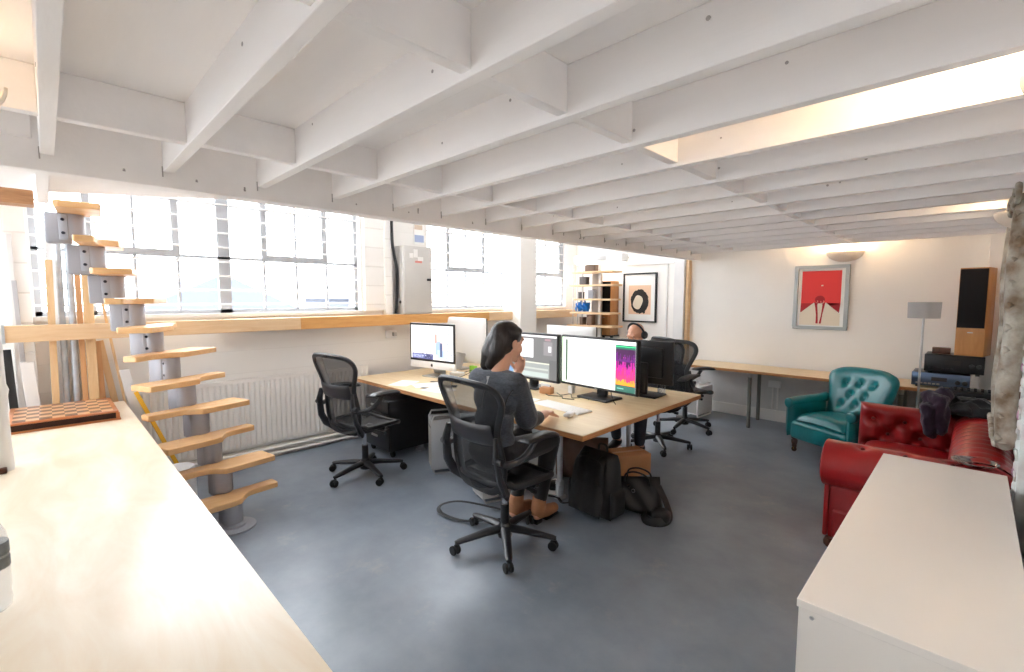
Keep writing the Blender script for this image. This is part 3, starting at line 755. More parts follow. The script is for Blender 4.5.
# grey-blue short sleeved top
t = MB()
t.ell((0,-.02,.72),(.168,.128,.10),18).ell((0,.0,.83),(.150,.112,.17),18).ell((0,.02,.99),(.182,.122,.155),18)
chain(t, [V3((-.165,.03,1.093)),V3((.165,.03,1.093))], [.08,.08])
for i in (0,1): chain(t, [shl[i], shl[i].lerp(elb[i],.55), shl[i].lerp(elb[i],.86)], [.070,.075,.082])
for i in (0,1): cap(t, shl[i]+V3((0,0,.0)), V3((0,.03,1.12)), .07, .072)
def top_post(bm):
    cut(V3((0,0,.69)), V3((0,0,-1)))(bm); 
    cut(V3((0,.055,1.172)), V3((0,-.12,1)))(bm)
top = fuse(t, 'short_sleeved_top', M['knit'], woman, .0055, 5, top_post)
MB().tube([(0,-.050,1.14),(0,-.100,1.03),(0,-.118,.94)], .0032, 6).rbox((0,-.066,1.13),(.008,.006,.022),.002).build('zip', M['alu'], top)
MB().tube(catmull([(.235,.028,1.125),(.19,-.045,1.06),(.165,-.075,.98),(.16,-.085,.9)],5), .004, 6).build('shoulder_seam', M['blackcloth'], top)
# black long sleeves under the top
s = MB(); chain(s, [shl[1].lerp(elb[1],.72), elb[1], elb[1].lerp(wri[1],.55)], [.056,.058,.048])
fuse(s, 'black_sleeve', M['blackcloth'], woman, .006, 4)
s = MB(); chain(s, [shl[0].lerp(elb[0],.72), elb[0], elb[0].lerp(wri[0],.55)], [.056,.058,.048])
fuse(s, 'black_sleeve', M['blackcloth'], woman, .006, 4)
q = MB(); q.ell((0,-.02,.64),(.186,.137,.125),18)
for i in (0,1): chain(q, [hip[i], knee[i], knee[i].lerp(ank[i],.9)], [.102,.074,.05]); chain(q, [knee[i], knee[i].lerp(ank[i],.35)], [.07,.066])
fuse(q, 'black_trousers', M['blackcloth'], woman, .006, 5)
for i in (0,1):
    bt = MB(); chain(bt, [ank[i]+V3((0,0,.035)), ank[i]+V3((0,-.015,-.05)), ball[i]+V3((0,-.04,.012)), ball[i]+V3((0,.05,.002))], [.054,.056,.046,.038])
    def bp(bm): cut(V3((0,0,.012)), V3((0,0,-1)))(bm); cut(V3((0,0,.185)), V3((0,0,1)))(bm)
    bo = fuse(bt, 'ankle_boot', M['tan'], woman, .005, 4, bp)
    so = MB(); a = ank[i]; c2 = ball[i]
    so.rbox((a.x,a.y-.035,.0145),(.07,.07,.029),.008); so.rbox(((a.x+c2.x)/2,c2.y-.005,.008),(.078,.16,.016),.007)
    so.build('sole', M['rubber'], bo)
# hair
h = MB(); e = lambda p, r: h.ell(HC + HR @ (V3(p)*hs), tuple(x*hs for x in r), 20, R=HR)
e((0,-.022,.046),(.086,.106,.088)); e((-.005,-.05,.0),(.083,.084,.09)); e((-.045,-.02,.02),(.048,.078,.09)); e((.05,-.062,.022),(.034,.05,.062))
chain(h, [HC+HR@V3((-.03,-.07,.0)), HC+HR@V3((-.055,-.085,-.08)), HC+HR@V3((-.085,-.09,-.165))], [.08,.072,.044])
chain(h, [HC+HR@V3((.02,-.08,.0)), HC+HR@V3((.01,-.09,-.07)), HC+HR@V3((-.035,-.09,-.155))], [.068,.06,.042])
chain(h, [HC+HR@V3((-.075,-.0,.02)), HC+HR@V3((-.085,-.02,-.07)), HC+HR@V3((-.085,-.04,-.14))], [.035,.035,.025])
chain(h, [HC+HR@V3((-.065,.052,.085)), HC+HR@V3((0,.064,.102)), HC+HR@V3((.058,.035,.085))], [.026,.024,.026])
fuse(h, 'hair', M['hair'], woman, .006, 5)

# ---- the man: behind the far monitors, bald, with headphones
man = thing('person', 'bald man in black headphones, mostly hidden behind the monitors on the desk\'s far side', 'person', (-2.58, 4.69, 0), math.radians(186))
HC2 = V3((.075,.07,1.24)); HR2 = Euler((math.radians(-26),0,math.radians(-14))).to_matrix()
b = MB()
hip = [V3((-.10,-.02,.62)), V3((.10,-.02,.62))]; knee = [V3((-.16,.44,.60)), V3((.18,.42,.60))]; ank = [V3((-.13,.40,.13)), V3((.16,.34,.13))]
shl = [V3((-.20,.02,1.05)), V3((.20,.02,1.05))]; elb = [V3((-.27,.14,.83)), V3((.27,.14,.83))]; wri = [V3((-.14,.47,.80)), V3((.16,.47,.80))]
b.ell((0,-.03,.64),(.18,.13,.12),18).ell((0,-.02,.82),(.155,.11,.17),18).ell((0,.0,.97),(.18,.115,.15),18)
chain(b, [V3((-.16,.01,1.05)),V3((.16,.01,1.05))], [.075,.075])
chain(b, [V3((.02,.01,1.06)),V3((.08,.04,1.13)),HC2+V3((0,-.02,-.06))], [.08,.064,.062])
for i in (0,1):
    chain(b, [hip[i], knee[i], ank[i]], [.096,.068,.046])
    chain(b, [ank[i], ank[i]+V3((0,-.03,-.07)), ank[i]+V3((0,.12,-.085)), ank[i]+V3((0,.19,-.09))], [.046,.042,.036,.026])
    chain(b, [shl[i], elb[i]], [.06,.047]); chain(b, [elb[i], elb[i].lerp(wri[i],.3), wri[i]], [.047,.046,.031])
hand(b, wri[0], (.2,.9,-.08), (0,0,-1), -1, 1, .2, 1.1); hand(b, wri[1], (-.2,.9,-.08), (0,0,-1), 1, 1, .2, 1.1)
head(b, HC2, HR2, 1.1)
body = fuse(b, 'body', M['skin2'], man, .0052, 4)
eyes(body, HC2, HR2, 1.1, mat('lips_pale', lin(180,116,100), .5))
t = MB(); t.ell((0,-.03,.70),(.178,.14,.12),18).ell((0,-.02,.82),(.172,.128,.18),18).ell((0,.0,.97),(.196,.132,.155),18)
chain(t, [V3((-.17,.01,1.05)),V3((.17,.01,1.05))], [.086,.086])
for i in (0,1): chain(t, [shl[i], elb[i], elb[i].lerp(wri[i],.8)], [.072,.06,.045])
fuse(t, 'dark_jumper', M['blackcloth'], man, .0065, 5, cut(V3((0,.03,1.125)), V3((0,-.15,1))))
q = MB(); q.ell((0,-.03,.64),(.19,.14,.125),18)
for i in (0,1): chain(q, [hip[i], knee[i], knee[i].lerp(ank[i],.95)], [.108,.08,.056])
fuse(q, 'dark_jeans', M['denim'], man, .0065, 5)
for i in (0,1):
    a = ank[i]; bt = MB(); chain(bt, [a+V3((0,-.03,-.05)), a+V3((0,.1,-.075)), a+V3((0,.19,-.08))], [.05,.045,.038])
    bo = fuse(bt, 'black_shoe', M['blackcloth'], man, .006, 4, cut(V3((0,0,.012)), V3((0,0,-1))))
    MB().rbox((a.x,a.y+.07,.009),(.085,.28,.018),.008).build('sole', M['paper'], bo)
hp = MB()
hp.tube([HC2+HR2@V3((.102*math.cos(x),-.012,.028+.108*math.sin(x))) for x in [PI*i/20 for i in range(21)]], .010, 8, flat=(.7,1.6))
H = hp.build('headphones', M['black'], man)
for k in (-1,1):
    MB().lathe([(.03,-.018),(.042,-.012),(.044,.006),(.036,.018)], n=18, M=Matrix.Translation(HC2+HR2@V3((k*.1,-.012,.0))) @ HR2.to_4x4() @ Euler((0,k*PI/2,0)).to_matrix().to_4x4()).build('ear_cup', M['black'], H)
# ================================================================== SCREENS ON THE DESK
def scr(c, s=1.0, key=None):
    key = 'scr_%d_%d_%d' % c
    if key not in M: M[key] = glow(key, lin(*c), s)
    return M[key]
def screen(w, h, rects, base, parent, y, z0, strength=1.0):
    """flat lit screen, facing -y, lower edge at z0; rects are (u0,u1,v0,v1,rgb) with v from the bottom"""
    mb = MB(); mats = [scr(base)]
    def quad(u0, u1, v0, v1, yy):
        mb.add([(-w/2+w*u0,yy,z0+h*v0),(-w/2+w*u1,yy,z0+h*v0),(-w/2+w*u1,yy,z0+h*v1),(-w/2+w*u0,yy,z0+h*v1)], [(0,1,2,3)])
    mb.box(-w/2, w/2, y, y+.002, z0, z0+h)
    for i, (u0,u1,v0,v1,c) in enumerate(rects):
        m = scr(c)
        if m not in mats: mats.append(m)
        mb.mi = mats.index(m); quad(u0,u1,v0,v1,y-.0005-.00003*i)
    me = MB.mesh(mb, 'screen', mats, 0)
    o = bpy.data.objects.new('screen', me); COL.objects.link(o); o.parent = parent
    return o
def flat_monitor(loc, rz, w, h, zb, label, rects, base, bezel=.018, depth=.05, grp='black flat monitors on stands'):
    m = thing('monitor', label, 'monitor', loc, rz, grp)
    MB().rbox((0,depth/2+.004,zb+h/2),(w,depth-.008,h),.008).build('housing', M['black'], m)
    MB().box(-w/2+.004,w/2-.004,-.001,.006,zb+.004,zb+h-.004).build('bezel', M['black'], m, bevel=.003)
    MB().rbox((0,depth+.01,zb+h*.5),(w*.7,.04,h*.7),.019).build('rear_shell', M['black'], m)
    screen(w-2*bezel, h-2*bezel-.008, rects, base, m, -.002, zb+bezel+.008)
    MB().rbox((0,depth+.045,(zb+h*.5)/2+.01),(.11,.04,zb+h*.5-.02),.012).build('stand_neck', M['black'], m)
    MB().rbox((0,.05,.01),(.34,.24,.02),.009).build('stand_base', M['black'], m)
    return m
def text(parent, s, size, loc, m, rx=PI/2, rz=0, name='lettering'):
    cu = bpy.data.curves.new(name, 'FONT'); cu.body = s; cu.size = size; cu.align_x = 'CENTER'; cu.align_y = 'CENTER'; cu.extrude = .0004
    o = bpy.data.objects.new(name, cu); COL.objects.link(o)
    dg = bpy.context.evaluated_depsgraph_get(); dg.update()
    me = bpy.data.meshes.new_from_object(o.evaluated_get(dg)); bpy.data.objects.remove(o)
    me.materials.clear(); me.materials.append(m)
    o = bpy.data.objects.new(name, me); COL.objects.link(o); o.parent = parent; o.location = loc; o.rotation_euler = (rx,0,rz)
    return o
random.seed(5)
# right-hand monitor: white document with lime header and a glowing spectrum strip
R1 = [(.0,1,.0,1,(248,250,246)),(.0,.05,.0,1,(206,236,196)),(.055,.085,.04,.95,(66,92,66)),(.1,.56,.83,.90,(196,240,182)),(.58,.74,.95,.985,(168,214,222)),(.1,.9,.955,.99,(240,244,244)),(.755,1,.0,.93,(60,16,64)),(.755,1,.85,.93,(30,104,84)),(.755,1,.89,.905,(60,220,140)),(.755,1,.0,.12,(40,96,84)),(.78,.86,.05,.07,(120,190,170))]
for i in range(26):
    u = .758+.24*i/26; hh = .16+.2*random.random(); 
    R1 += [(u,u+.0093,.13,.13+hh*.35,(250,150,40)),(u,u+.0093,.13+hh*.35,.13+hh,(236,50,110)),(u,u+.0093,.13+hh,.13+hh+.12+.1*random.random(),(178,30,140)),(u,u+.0093,.6,.62+.18*random.random(),(96,22,110))]
for i in range(9): R1.append((.1,.16+.3*random.random(),.72-.03*i,.723-.03*i,(232,236,230)))
m = flat_monitor((-2.38,3.46,DZ), math.radians(-4), .86, .475, .085, 'right-hand black monitor with a white page and purple and orange spectrum strip on screen', R1, (248,250,246))
text(m, 'DELL', .018, (0,-.0025,.098), M['alu'])
# left-hand monitor: photo editor in grey
R2 = [(0,1,0,1,(104,104,104)),(0,1,.955,1,(226,220,220)),(0,.60,.47,.91,(236,234,238)),(.0,.62,.0,.38,(120,124,122)),(.05,.88,.02,.34,(138,142,140)),(.1,.86,.03,.14,(166,176,172)),(.05,.86,.20,.24,(168,172,166)),(.2,.9,.34,.37,(196,196,180)),(.10,.22,.0,.42,(110,140,178)),(.09,.25,.47,.72,(60,68,108)),(.14,.22,.72,.88,(70,62,70)),(.165,.215,.74,.83,(226,190,176)),(.12,.2,.55,.66,(46,52,92)),(.78,.93,.55,.86,(128,124,126)),(.86,.91,.63,.76,(220,220,220)),(.8,.9,.88,.93,(150,120,126)),(.88,1,.0,.45,(92,92,92))]
m = flat_monitor((-3.19,3.43,DZ), math.radians(0), .79, .475, .085, 'left-hand black monitor showing a grey photo editor, half behind the woman\'s head', R2, (104,104,104))
# monitor with its back to the camera
flat_monitor((-2.17,3.99,DZ), math.radians(182), .54, .40, .115, 'black monitor turned away, its plain back to the right of the lit screens', [(0,1,0,1,(210,214,220))], (210,214,220))

def imac(loc, rz, w, label, rects, base, zb=.10, tot=.715):
    h = w*(tot-.115); ch = w*.115
    m = thing('desktop_computer', label, 'computer', loc, rz, 'white all-in-one desktop computers')
    def bulge(u, v): return V3((w/2*u, .022, zb + (h+ch)/2*(1+v)))
    MB().pillow(bulge, .02, 24, 18, p=16, front=lambda u,v: 0, back=lambda u,v: .025*(1-u*u)*(1-v*v)).build('shell', M['whiteplas'], m, smooth=50)
    MB().rbox((0,.006,zb+ch/2+.002),(w,.014,ch),.005).build('chin', M['whiteplas'], m)
    MB().box(-w/2+.002,w/2-.002,-.002,.01,zb+ch,zb+h+ch-.002).build('glass_bezel', M['black'], m, bevel=.003)
    screen(w*.93, h-.07*w, rects, base, m, -.003, zb+ch+.035*w)
    lg = MB(); z = zb+ch*.5; r = ch*.2
    pts = []
    for i in range(28):
        a = 2*PI*i/28; rr = r*(1-.10*max(0,math.sin(a))**6-.08*max(0,-math.sin(a))**8)
        x, zz = rr*math.cos(a), rr*1.08*math.sin(a)
        if math.hypot(x-r*1.05, zz-r*.12) < r*.5: 
            k = math.atan2(zz-r*.12, x-r*1.05); x, zz = r*1.05+r*.5*math.cos(k), r*.12+r*.5*math.sin(k)
        pts.append((x, zz))
    lg.prism(pts, 0, .0012, M=trs((0,-.0005,z), rx=PI/2)).prism([(.0,r*1.1),(r*.12,r*1.45),(r*.42,r*1.7),(r*.36,r*1.35)], 0, .0012, M=trs((0,-.0005,z), rx=PI/2))
    lg.build('emblem', M['ink'], m)
    MB().pillow(lambda u, v: V3((.10*u, .045+.05*(1-v)*.5+.02*(1-v), .015+(zb+.12)*(v+1)/2)), .006, 10, 10, p=10).build('stand_neck', M['alu'], m)
    MB().rbox((0,.04,.007),(.22,.19,.012),.005).build('stand_foot', M['alu'], m)
    return m
R3 = [(0,1,0,1,(250,246,240)),(.56,.85,.6,.98,(250,200,204)),(.54,.8,.2,.62,(236,206,196)),(.60,.72,.15,.55,(150,172,204)),(.64,.9,.05,.3,(176,196,220)),(.58,.63,.5,.75,(214,150,140)),(.82,1,.0,.95,(226,230,240)),(.02,.54,.0,.16,(92,96,140)),(.05,.3,.03,.12,(150,156,196)),(.34,.5,.02,.14,(60,62,98)),(.7,.76,.1,.5,(74,86,120)),(.5,.58,.3,.8,(255,240,226))]
for i in range(5):
    for j in range(9): R3.append((.84+.03*i,.855+.03*i,.05+.1*j,.11+.1*j,random.choice([(110,120,160),(196,206,226),(160,150,170)])))
for i in range(30): 
    u=.02+.5*random.random(); v=.16*random.random(); R3.append((u,u+.03,v,v+.02,random.choice([(200,204,228),(50,52,84),(120,128,170)])))
imac((-4.42,3.12,DZ), math.radians(8), .74, 'white desktop computer at the desk\'s left with a photo collage lit on its screen', R3, (250,246,240), zb=.09)
imac((-4.66,3.80,DZ), math.radians(180), .90, 'white desktop computer turned away, its blank back beside the woman\'s head', [(0,1,0,1,(220,224,230))], (220,224,230), zb=.09, tot=.635)
imac((-3.10,4.03,DZ), math.radians(181), .66, 'white desktop computer turned away, only its top showing above the two dark monitors', [(0,1,0,1,(220,224,230))], (220,224,230), zb=.135)

# ---- keyboards, papers, cables, small things
kb = thing('keyboard', 'slim white keyboard in front of the right-hand monitor', 'keyboard', (-2.39,2.985,DZ), math.radians(-6))
MB().rbox((0,0,.006),(.52,.17,.011),.004).build('tray', M['whiteplas'], kb)
kk = MB()
for r in range(5):
    for c in range(19): kk.rbox((-.24+.0267*c, -.062+.031*r, .0135),(.022,.026,.005),.0015,1)
o = kk.build('keys', M['paper'], kb); o['kind'] = 'stuff'
T(MB().rbox((0,0,.016),(.062,.11,.03),.014,3).build('mouse', M['whiteplas'], loc=(-2.17,2.80,DZ+.001), rotz=.3), 'white computer mouse just right of the woman\'s right hand', 'mouse')
def sheet(x, y, w, h, rz, label, m=None, t=.003, name='paper_sheet', cat='paper'):
    return T(MB().box(-w/2,w/2,-h/2,h/2,0,t).build(name, m or M['paper'], loc=(x,y,DZ+.0005), rotz=rz), label, cat)
sheet(-4.28,2.66,.21,.297,.5,'white paper sheet lying near the desk\'s left front edge')
sheet(-4.02,2.78,.21,.297,-.35,'white paper sheet with a dark card beside it, left of the foreground chair\'s top')
sheet(-3.72,2.70,.297,.21,.2,'white paper sheet lying just behind the foreground chair\'s backrest')
sheet(-2.80,2.93,.21,.297,.15,'white paper sheet left of the slim white keyboard')
def card(x, y, rz, label, s=(.075,.045)): return sheet(x, y, s[0], s[1], rz, label, M['ink'], .004, 'dark_card', 'card')
card(-4.12,2.93,.5,'small dark card farther back among the papers on the desk\'s left')
card(-3.90,2.66,.3,'small dark card nearest the front edge on the desk\'s left')
T(MB().rbox((0,0,.007),(.16,.075,.013),.005).build('mobile_phone', M['black'], loc=(-3.78,2.88,DZ), rotz=.75), 'dark mobile phone lying left of the foreground chair\'s top', 'phone')
T(MB().rbox((0,0,.045),(.09,.05,.09),.003).build('sticky_note_block', M['green'], loc=(-4.27,3.62,DZ)), 'lime green note block beside the blank computer back', 'note block')
T(MB().rbox((0,0,.02),(.15,.10,.04),.005).build('external_drive', M['whiteplas'], loc=(-4.28,3.38,DZ), rotz=.2), 'small white box in the cables by the lit desktop computer', 'drive')
def cable(pts, label, r=.0035, m=None, per=8, name='cable'):
    p0 = V3(pts[0]); return T(MB().tube(catmull([V3(p)-p0 for p in pts], per), r, 6).build(name, m or M['cable'], loc=p0), label, 'cable')
cable([(-4.4,3.3,DZ+.05),(-4.3,3.22,DZ+.004),(-4.15,3.3,DZ+.004),(-4.1,3.45,DZ+.06),(-4.2,3.5,DZ+.05),(-4.3,3.45,DZ+.004),(-4.0,3.55,DZ+.004)], 'tangled dark cable beside the lit desktop computer')
cable([(-2.80,3.42,DZ+.004),(-2.70,3.36,DZ+.004),(-2.62,3.40,DZ+.02),(-2.55,3.34,DZ+.004),(-2.48,3.44,DZ+.004),(-2.40,3.38,DZ+.004)], 'thin black cable looping between the two lit monitors')
cable([(-2.88,3.34,DZ+.004),(-2.78,3.27,DZ+.004),(-2.66,3.32,DZ+.004),(-2.60,3.26,DZ+.004),(-2.50,3.30,DZ+.004)], 'thin black cable lying in front of the two lit monitors')
cable([(-2.16,3.36,DZ+.12),(-2.12,3.33,DZ+.06),(-2.11,3.36,DZ+.012)], 'short black cable hanging behind the right-hand monitor')
T(MB().rbox((0,0,.03),(.12,.08,.06),.004).build('card_box', M['card'], loc=(-2.86,3.34,DZ), rotz=.2), 'small brown box between the stands of the two lit monitors', 'box')
T(MB().rbox((0,0,.035),(.05,.05,.07),.004).build('usb_hub', M['whiteplas'], loc=(-2.70,3.52,DZ)), 'small white box standing between the two lit monitors', 'hub')
T(MB().rbox((0,0,.04),(.12,.012,.08),.003).build('asset_card', M['alu'], loc=(-2.91,3.38,DZ), rotz=-.1), 'small grey card propped at the left monitor\'s stand', 'card')
gl = MB().lathe([(.036,0),(.04,.1),(.037,.1),(.033,.012),(0,.012)], n=20).build('tumbler', M['tumbler'], loc=(-2.04,4.03,DZ+.001))
T(gl, 'clear glass tumbler at the right end of the desk', 'glass')
MB().lathe([(.032,.014),(.035,.062),(0,.062)], n=18).build('water', M['clear'], gl)

# ================================================================== UNDER THE DESK
pd = thing('drawer_pedestal', 'low black metal drawer pedestal on casters under the desk\'s left end', 'drawers', (-4.40,2.80,0))
MB().rbox((0,0,.335),(.5,.78,.53),.006).build('carcass', M['blackmetal'], pd)
for i,(a,b) in enumerate(((.075,.325),(.33,.455),(.46,.59))):
    dr = MB().rbox((-.255 if False else 0,-.395,(a+b)/2),(.47,.018,b-a-.006),.003).build('drawer', M['graph'], pd)
    MB().rbox((-.05,-.407,(a+b)/2),(.12,.012,.022),.004).build('handle', M['alu'], dr)
for x in (-.2,.2):
    for y in (-.34,.34): MB().lathe([(.012,-.012),(.034,-.012),(.034,.012),(.012,.012)], n=16, M=trs((x,y,.034), rx=PI/2)).rbox((x,y,.062),(.03,.03,.015),.004).build('caster', M['rubber'], pd)
def tower(loc, rz, w, dp, h, label, m, name='tower_computer'):
    t = thing(name, label, 'computer', loc, rz, 'metal computer towers under the desks')
    MB().rbox((0,0,h/2),(w,dp,h-.08),.006).build('case', m, t)
    for s in (-1,1):
        for z0, z1 in ((h-.045,h),(0.045,0)):
            MB().tube([(s*(w/2-.012),-dp/2+.012,z0),(s*(w/2-.012),-dp/2+.03,z1 if z1 else .006),(s*(w/2-.012),dp/2-.03,z1 if z1 else .006),(s*(w/2-.012),dp/2-.012,z0)], .009, 6, flat=(1,1.3)).build('handle' if z1 else 'foot_rail', m, t)
    MB().box(-w/2+.02,w/2-.02,-dp/2-.002,-dp/2+.004,.06,h-.06).build('front_grille', M['brushed'], t)
    MB().rbox((0,-dp/2-.003,h-.12),(.14,.004,.012),.001).build('disc_slot', M['graph'], t)
    return t
tower((-3.50,2.74,0), math.radians(-28), .24, .50, .56, 'silver metal computer tower standing under the desk left of the foreground chair', M['alu'])
tower((-2.74,2.60,0), math.radians(-18), .22, .40, .30, 'short pale metal computer tower on the floor behind the foreground chair', M['greymetal'])
tower((-2.70,6.45,0), math.radians(-4), .20, .42, .46, 'white computer tower under the left end of the long side table', M['whiteplas'])
# loop of black strap on the floor
T(MB().tube(catmull([(-.28,-.10,.018),(-.05,-.15,.02),(.2,-.02,.02),(.3,.08,.02),(.1,.12,.02),(-.18,.05,.06),(-.32,-.02,.04)],6,closed=True), .012, 8, closed=True, flat=(.35,1.3)).build('bag_strap', M['nylon'], loc=(-2.58,2.24,0), rotz=.4), 'loop of black strap lying on the floor by the foreground chair\'s base', 'strap')
# sneaker
sn = thing('sneaker', 'black and white sneaker on the floor behind the front desk leg', 'shoe', (-2.47,3.00,0), math.radians(120))
MB().pillow(lambda u,v: V3((.14*u, .04*v*(1-.15*u), .028)), .018, 20, 12, p=5).build('sole', M['paper'], sn)
MB().pillow(lambda u,v: V3((.13*u, .036*v, .06 - .022*u)), lambda u,v: .034-.012*u, 20, 12, p=4).build('upper', M['blackcloth'], sn)
lc = MB()
for i in range(5): lc.tube([(.0+.018*i,-.02,.094-.007*i),(.01+.018*i,0,.099-.007*i),(.0+.018*i,.02,.094-.007*i)], .004, 6)
lc.build('laces', M['paper'], sn)
# brown leather bag under the desk, cardboard box, rucksack, tote
lb = thing('leather_holdall', 'slouched brown leather holdall under the desk behind the black rucksack', 'bag', (-2.50,3.42,0), math.radians(30))
MB().pillow(lambda u,v: V3((.24*u, 0+.02*u*v, .19+.19*v)), lambda u,v: .12-.05*v, 26, 18, p=5, front=lambda u,v:.012*math.sin(9*u+4*v)).build('body', M['brownlea'], lb)
for y in (-.05,.05): MB().tube(catmull([(-.1,y,.35),(-.07,y,.43),(.07,y,.43),(.1,y,.35)],6), .009, 8).build('handle', M['brownlea'], lb)
bx = thing('cardboard_box', 'brown cardboard box under the right edge of the desk', 'box', (-2.25,3.82,0), math.radians(-28)); bx.scale=(.80,.80,1)
MB().box(-.15,.15,-.21,.21,0,.2).build('body', M['card'], bx, bevel=.002)
MB().box(-.151,-.001,-.211,.211,.2,.203).box(.001,.151,-.211,.211,.2,.203).build('lid_flap', M['card'], bx)
MB().box(-.025,.025,-.212,.212,.2032,.2038).build('tape', mat('parcel_tape',lin(206,158,112),.3), bx)
rk = thing('rucksack', 'bulging black rucksack standing on the floor by the front desk leg', 'bag', (-1.98,2.92,0), math.radians(-4))
def rfn(u, v): return V3((.205*u*(1-.12*v*v-.10*max(0,v)), -.02+.05*v, .25+.235*v))
MB().pillow(rfn, lambda u,v: .125-.045*max(0,v), 34, 30, p=4, front=lambda u,v:.010*math.sin(8*u+3*v)+.007*math.sin(13*v-4*u), back=lambda u,v:.008*math.sin(7*u-5*v)).build('body', M['nylon'], rk)
MB().pillow(lambda u,v: V3((.15*u, -.135+.03*v, .17+.12*v)), .05, 20, 16, p=4, front=lambda u,v:.006*math.sin(10*u)).build('front_pocket', M['nylon'], rk)
for s in (-1,1):
    MB().tube(catmull([(s*.07,.03,.46),(s*.10,-.09,.44),(s*.12,-.13,.30),(s*.13,-.11,.12),(s*.15,-.04,.05)],6), .022, 8, flat=(.35,1.4)).build('shoulder_strap', M['nylon'], rk)
    MB().pillow(lambda u,v: V3((s*(.20+.0*u), -.02+.08*u, .14+.10*v)), .03, 14, 12, p=4).build('side_pocket', M['nylon'], rk)
MB().tube(catmull([(-.04,.06,.47),(-.03,.06,.52),(.03,.06,.52),(.04,.06,.47)],6), .009, 8).build('grab_handle', M['nylon'], rk)
MB().tube(catmull([(-.14,-.02,.33),(-.11,-.10,.43),(0,-.12,.47),(.11,-.10,.43),(.14,-.02,.33)],6), .005, 6).build('zip', M['rubber'], rk)
MB().tube(catmull([(-.18,-.06,.04),(-.27,-.10,.012),(-.36,-.06,.012),(-.44,-.09,.012)],6), .009, 6, flat=(.4,1.4)).build('trailing_strap', M['nylon'], rk)
tt = thing('tote_bag', 'slumped black leather tote bag beside the black rucksack', 'bag', (-1.76,3.14,0), math.radians(18)); tt.scale = (.86,.86,.9)
MB().pillow(lambda u,v: V3((.20*u*(1-.1*v), .03*v+.02*u, .16+.145*v+.02*u*v)), lambda u,v: .095-.05*v, 30, 22, p=5, front=lambda u,v:.012*math.sin(7*u+5*v)).build('body', M['softleather'], tt)
for y in (-.05,.06): MB().tube(catmull([(-.11,y,.27),(-.09,y-.03,.35),(0,y-.05,.385),(.09,y-.03,.35),(.11,y,.27)],6), .008, 8).build('handle', M['softleather'], tt)
MB().tube(catmull([(.18,-.02,.27),(.25,-.06,.16),(.29,-.10,.05),(.22,-.19,.03),(.12,-.2,.035),(.08,-.14,.06)],6), .026, 8, flat=(.4,1.4)).build('shoulder_strap', M['softleather'], tt)
MB().rbox((.22,-.10,.06),(.16,.14,.10),.04,3).build('pouch', M['softleather'], tt)
for x,z in ((-.06,.25),(-.02,.22)): MB().tube([(x+.014*math.cos(t), -.098, z+.014*math.sin(t)) for t in [2*PI*i/14 for i in range(14)]], .003, 6, closed=True).build('metal_ring', M['chrome'], tt)
# ================================================================== PADDLE STAIRCASE
ps = thing('paddle_staircase', 'paddle staircase with alternating beech treads on a grey steel spine, left of the room', 'staircase', (-3.70,.87,0))
pos = [(-3.70,.87),(-3.82,.88),(-3.945,.86),(-4.06,.815),(-4.19,.77),(-4.325,.72),(-4.435,.655),(-4.50,.565),(-4.525,.46),(-4.51,.36),(-4.475,.26),(-4.44,.16)]
hd = [186,186,190,194,198,205,222,238,250,257,262,266]
RISE = .206
MB().lathe([(.14,0),(.14,.012),(.075,.014),(.075,.03)], n=24).build('base_plate', M['modgrey'], ps)
paddle = [(-.33,-.11),(-.02,-.11),(.03,-.10),(.07,-.045),(.11,-.005),(.16,.005),(.32,.005),(.335,.015),(.335,.105),(.325,.115),(-.31,.115),(-.335,.095),(-.335,-.09)]
for k in range(1, 12):
    x, y = pos[k][0]+3.70, pos[k][1]-.87
    a = math.radians(hd[k]); z = RISE*k
    sgn = 1 if k % 2 else -1
    # tread: local +X long axis, +Y heading ; alternate the narrow half
    poly = [(px*sgn, py) for px, py in paddle]
    if sgn < 0: poly = poly[::-1]
    hx, hy = math.cos(a), math.sin(a)
    Mx = Matrix.Translation((x-hx*.045, y-hy*.045, 0)) @ rotz(a - PI/2)
    MB().prism(poly, z-.042, z, M=Mx).build('tread', M['beech'], ps, bevel=.006)
    # spine module under the tread
    px, py = pos[k-1][0]+3.70, pos[k-1][1]-.87
    m = MB(); ox_ = .0 if k == 1 else .065; mx, my = (x+px)/2*.55+px*.45+hx*ox_, (y+py)/2*.55+py*.45+hy*ox_
    z0 = .012 if k == 1 else z-RISE+.001
    m.lathe([(.062,z0),(.064,z0+.004),(.064,z-.046),(.062,z-.043)], (mx,my,0), 24)
    hx, hy = math.cos(a), math.sin(a)
    Mm = Matrix.Translation((mx+hx*.075, my+hy*.075, 0)) @ rotz(a)
    m.rbox((0,0,z-.042-(RISE-.03)/2-.012),(.13,.10,RISE+.0),.012,2,M=Mm)
    md = m.build('spine_module', M['modgrey'], ps)
    # two dark bolts on the side of the module that faces the room
    ax = V3((.96,-.28,0))
    c = V3((mx+hx*.03, my+hy*.03, 0)) + V3((.28,.96,0))*-.006
    fl = MB().rbox((0,0,z-.135),(.008,.05,.175),.003,M=Matrix.Translation(c+ax*.058) @ rotz(math.atan2(ax.y,ax.x))).build('flange', M['modgrey'], md)
    for dz in (-.085,-.175):
        p = c + ax*.060 + V3((0,0,z+dz))
        MB().cyl(p, p+ax*.010, .010, n=12).build('bolt', M['bolt'], md)

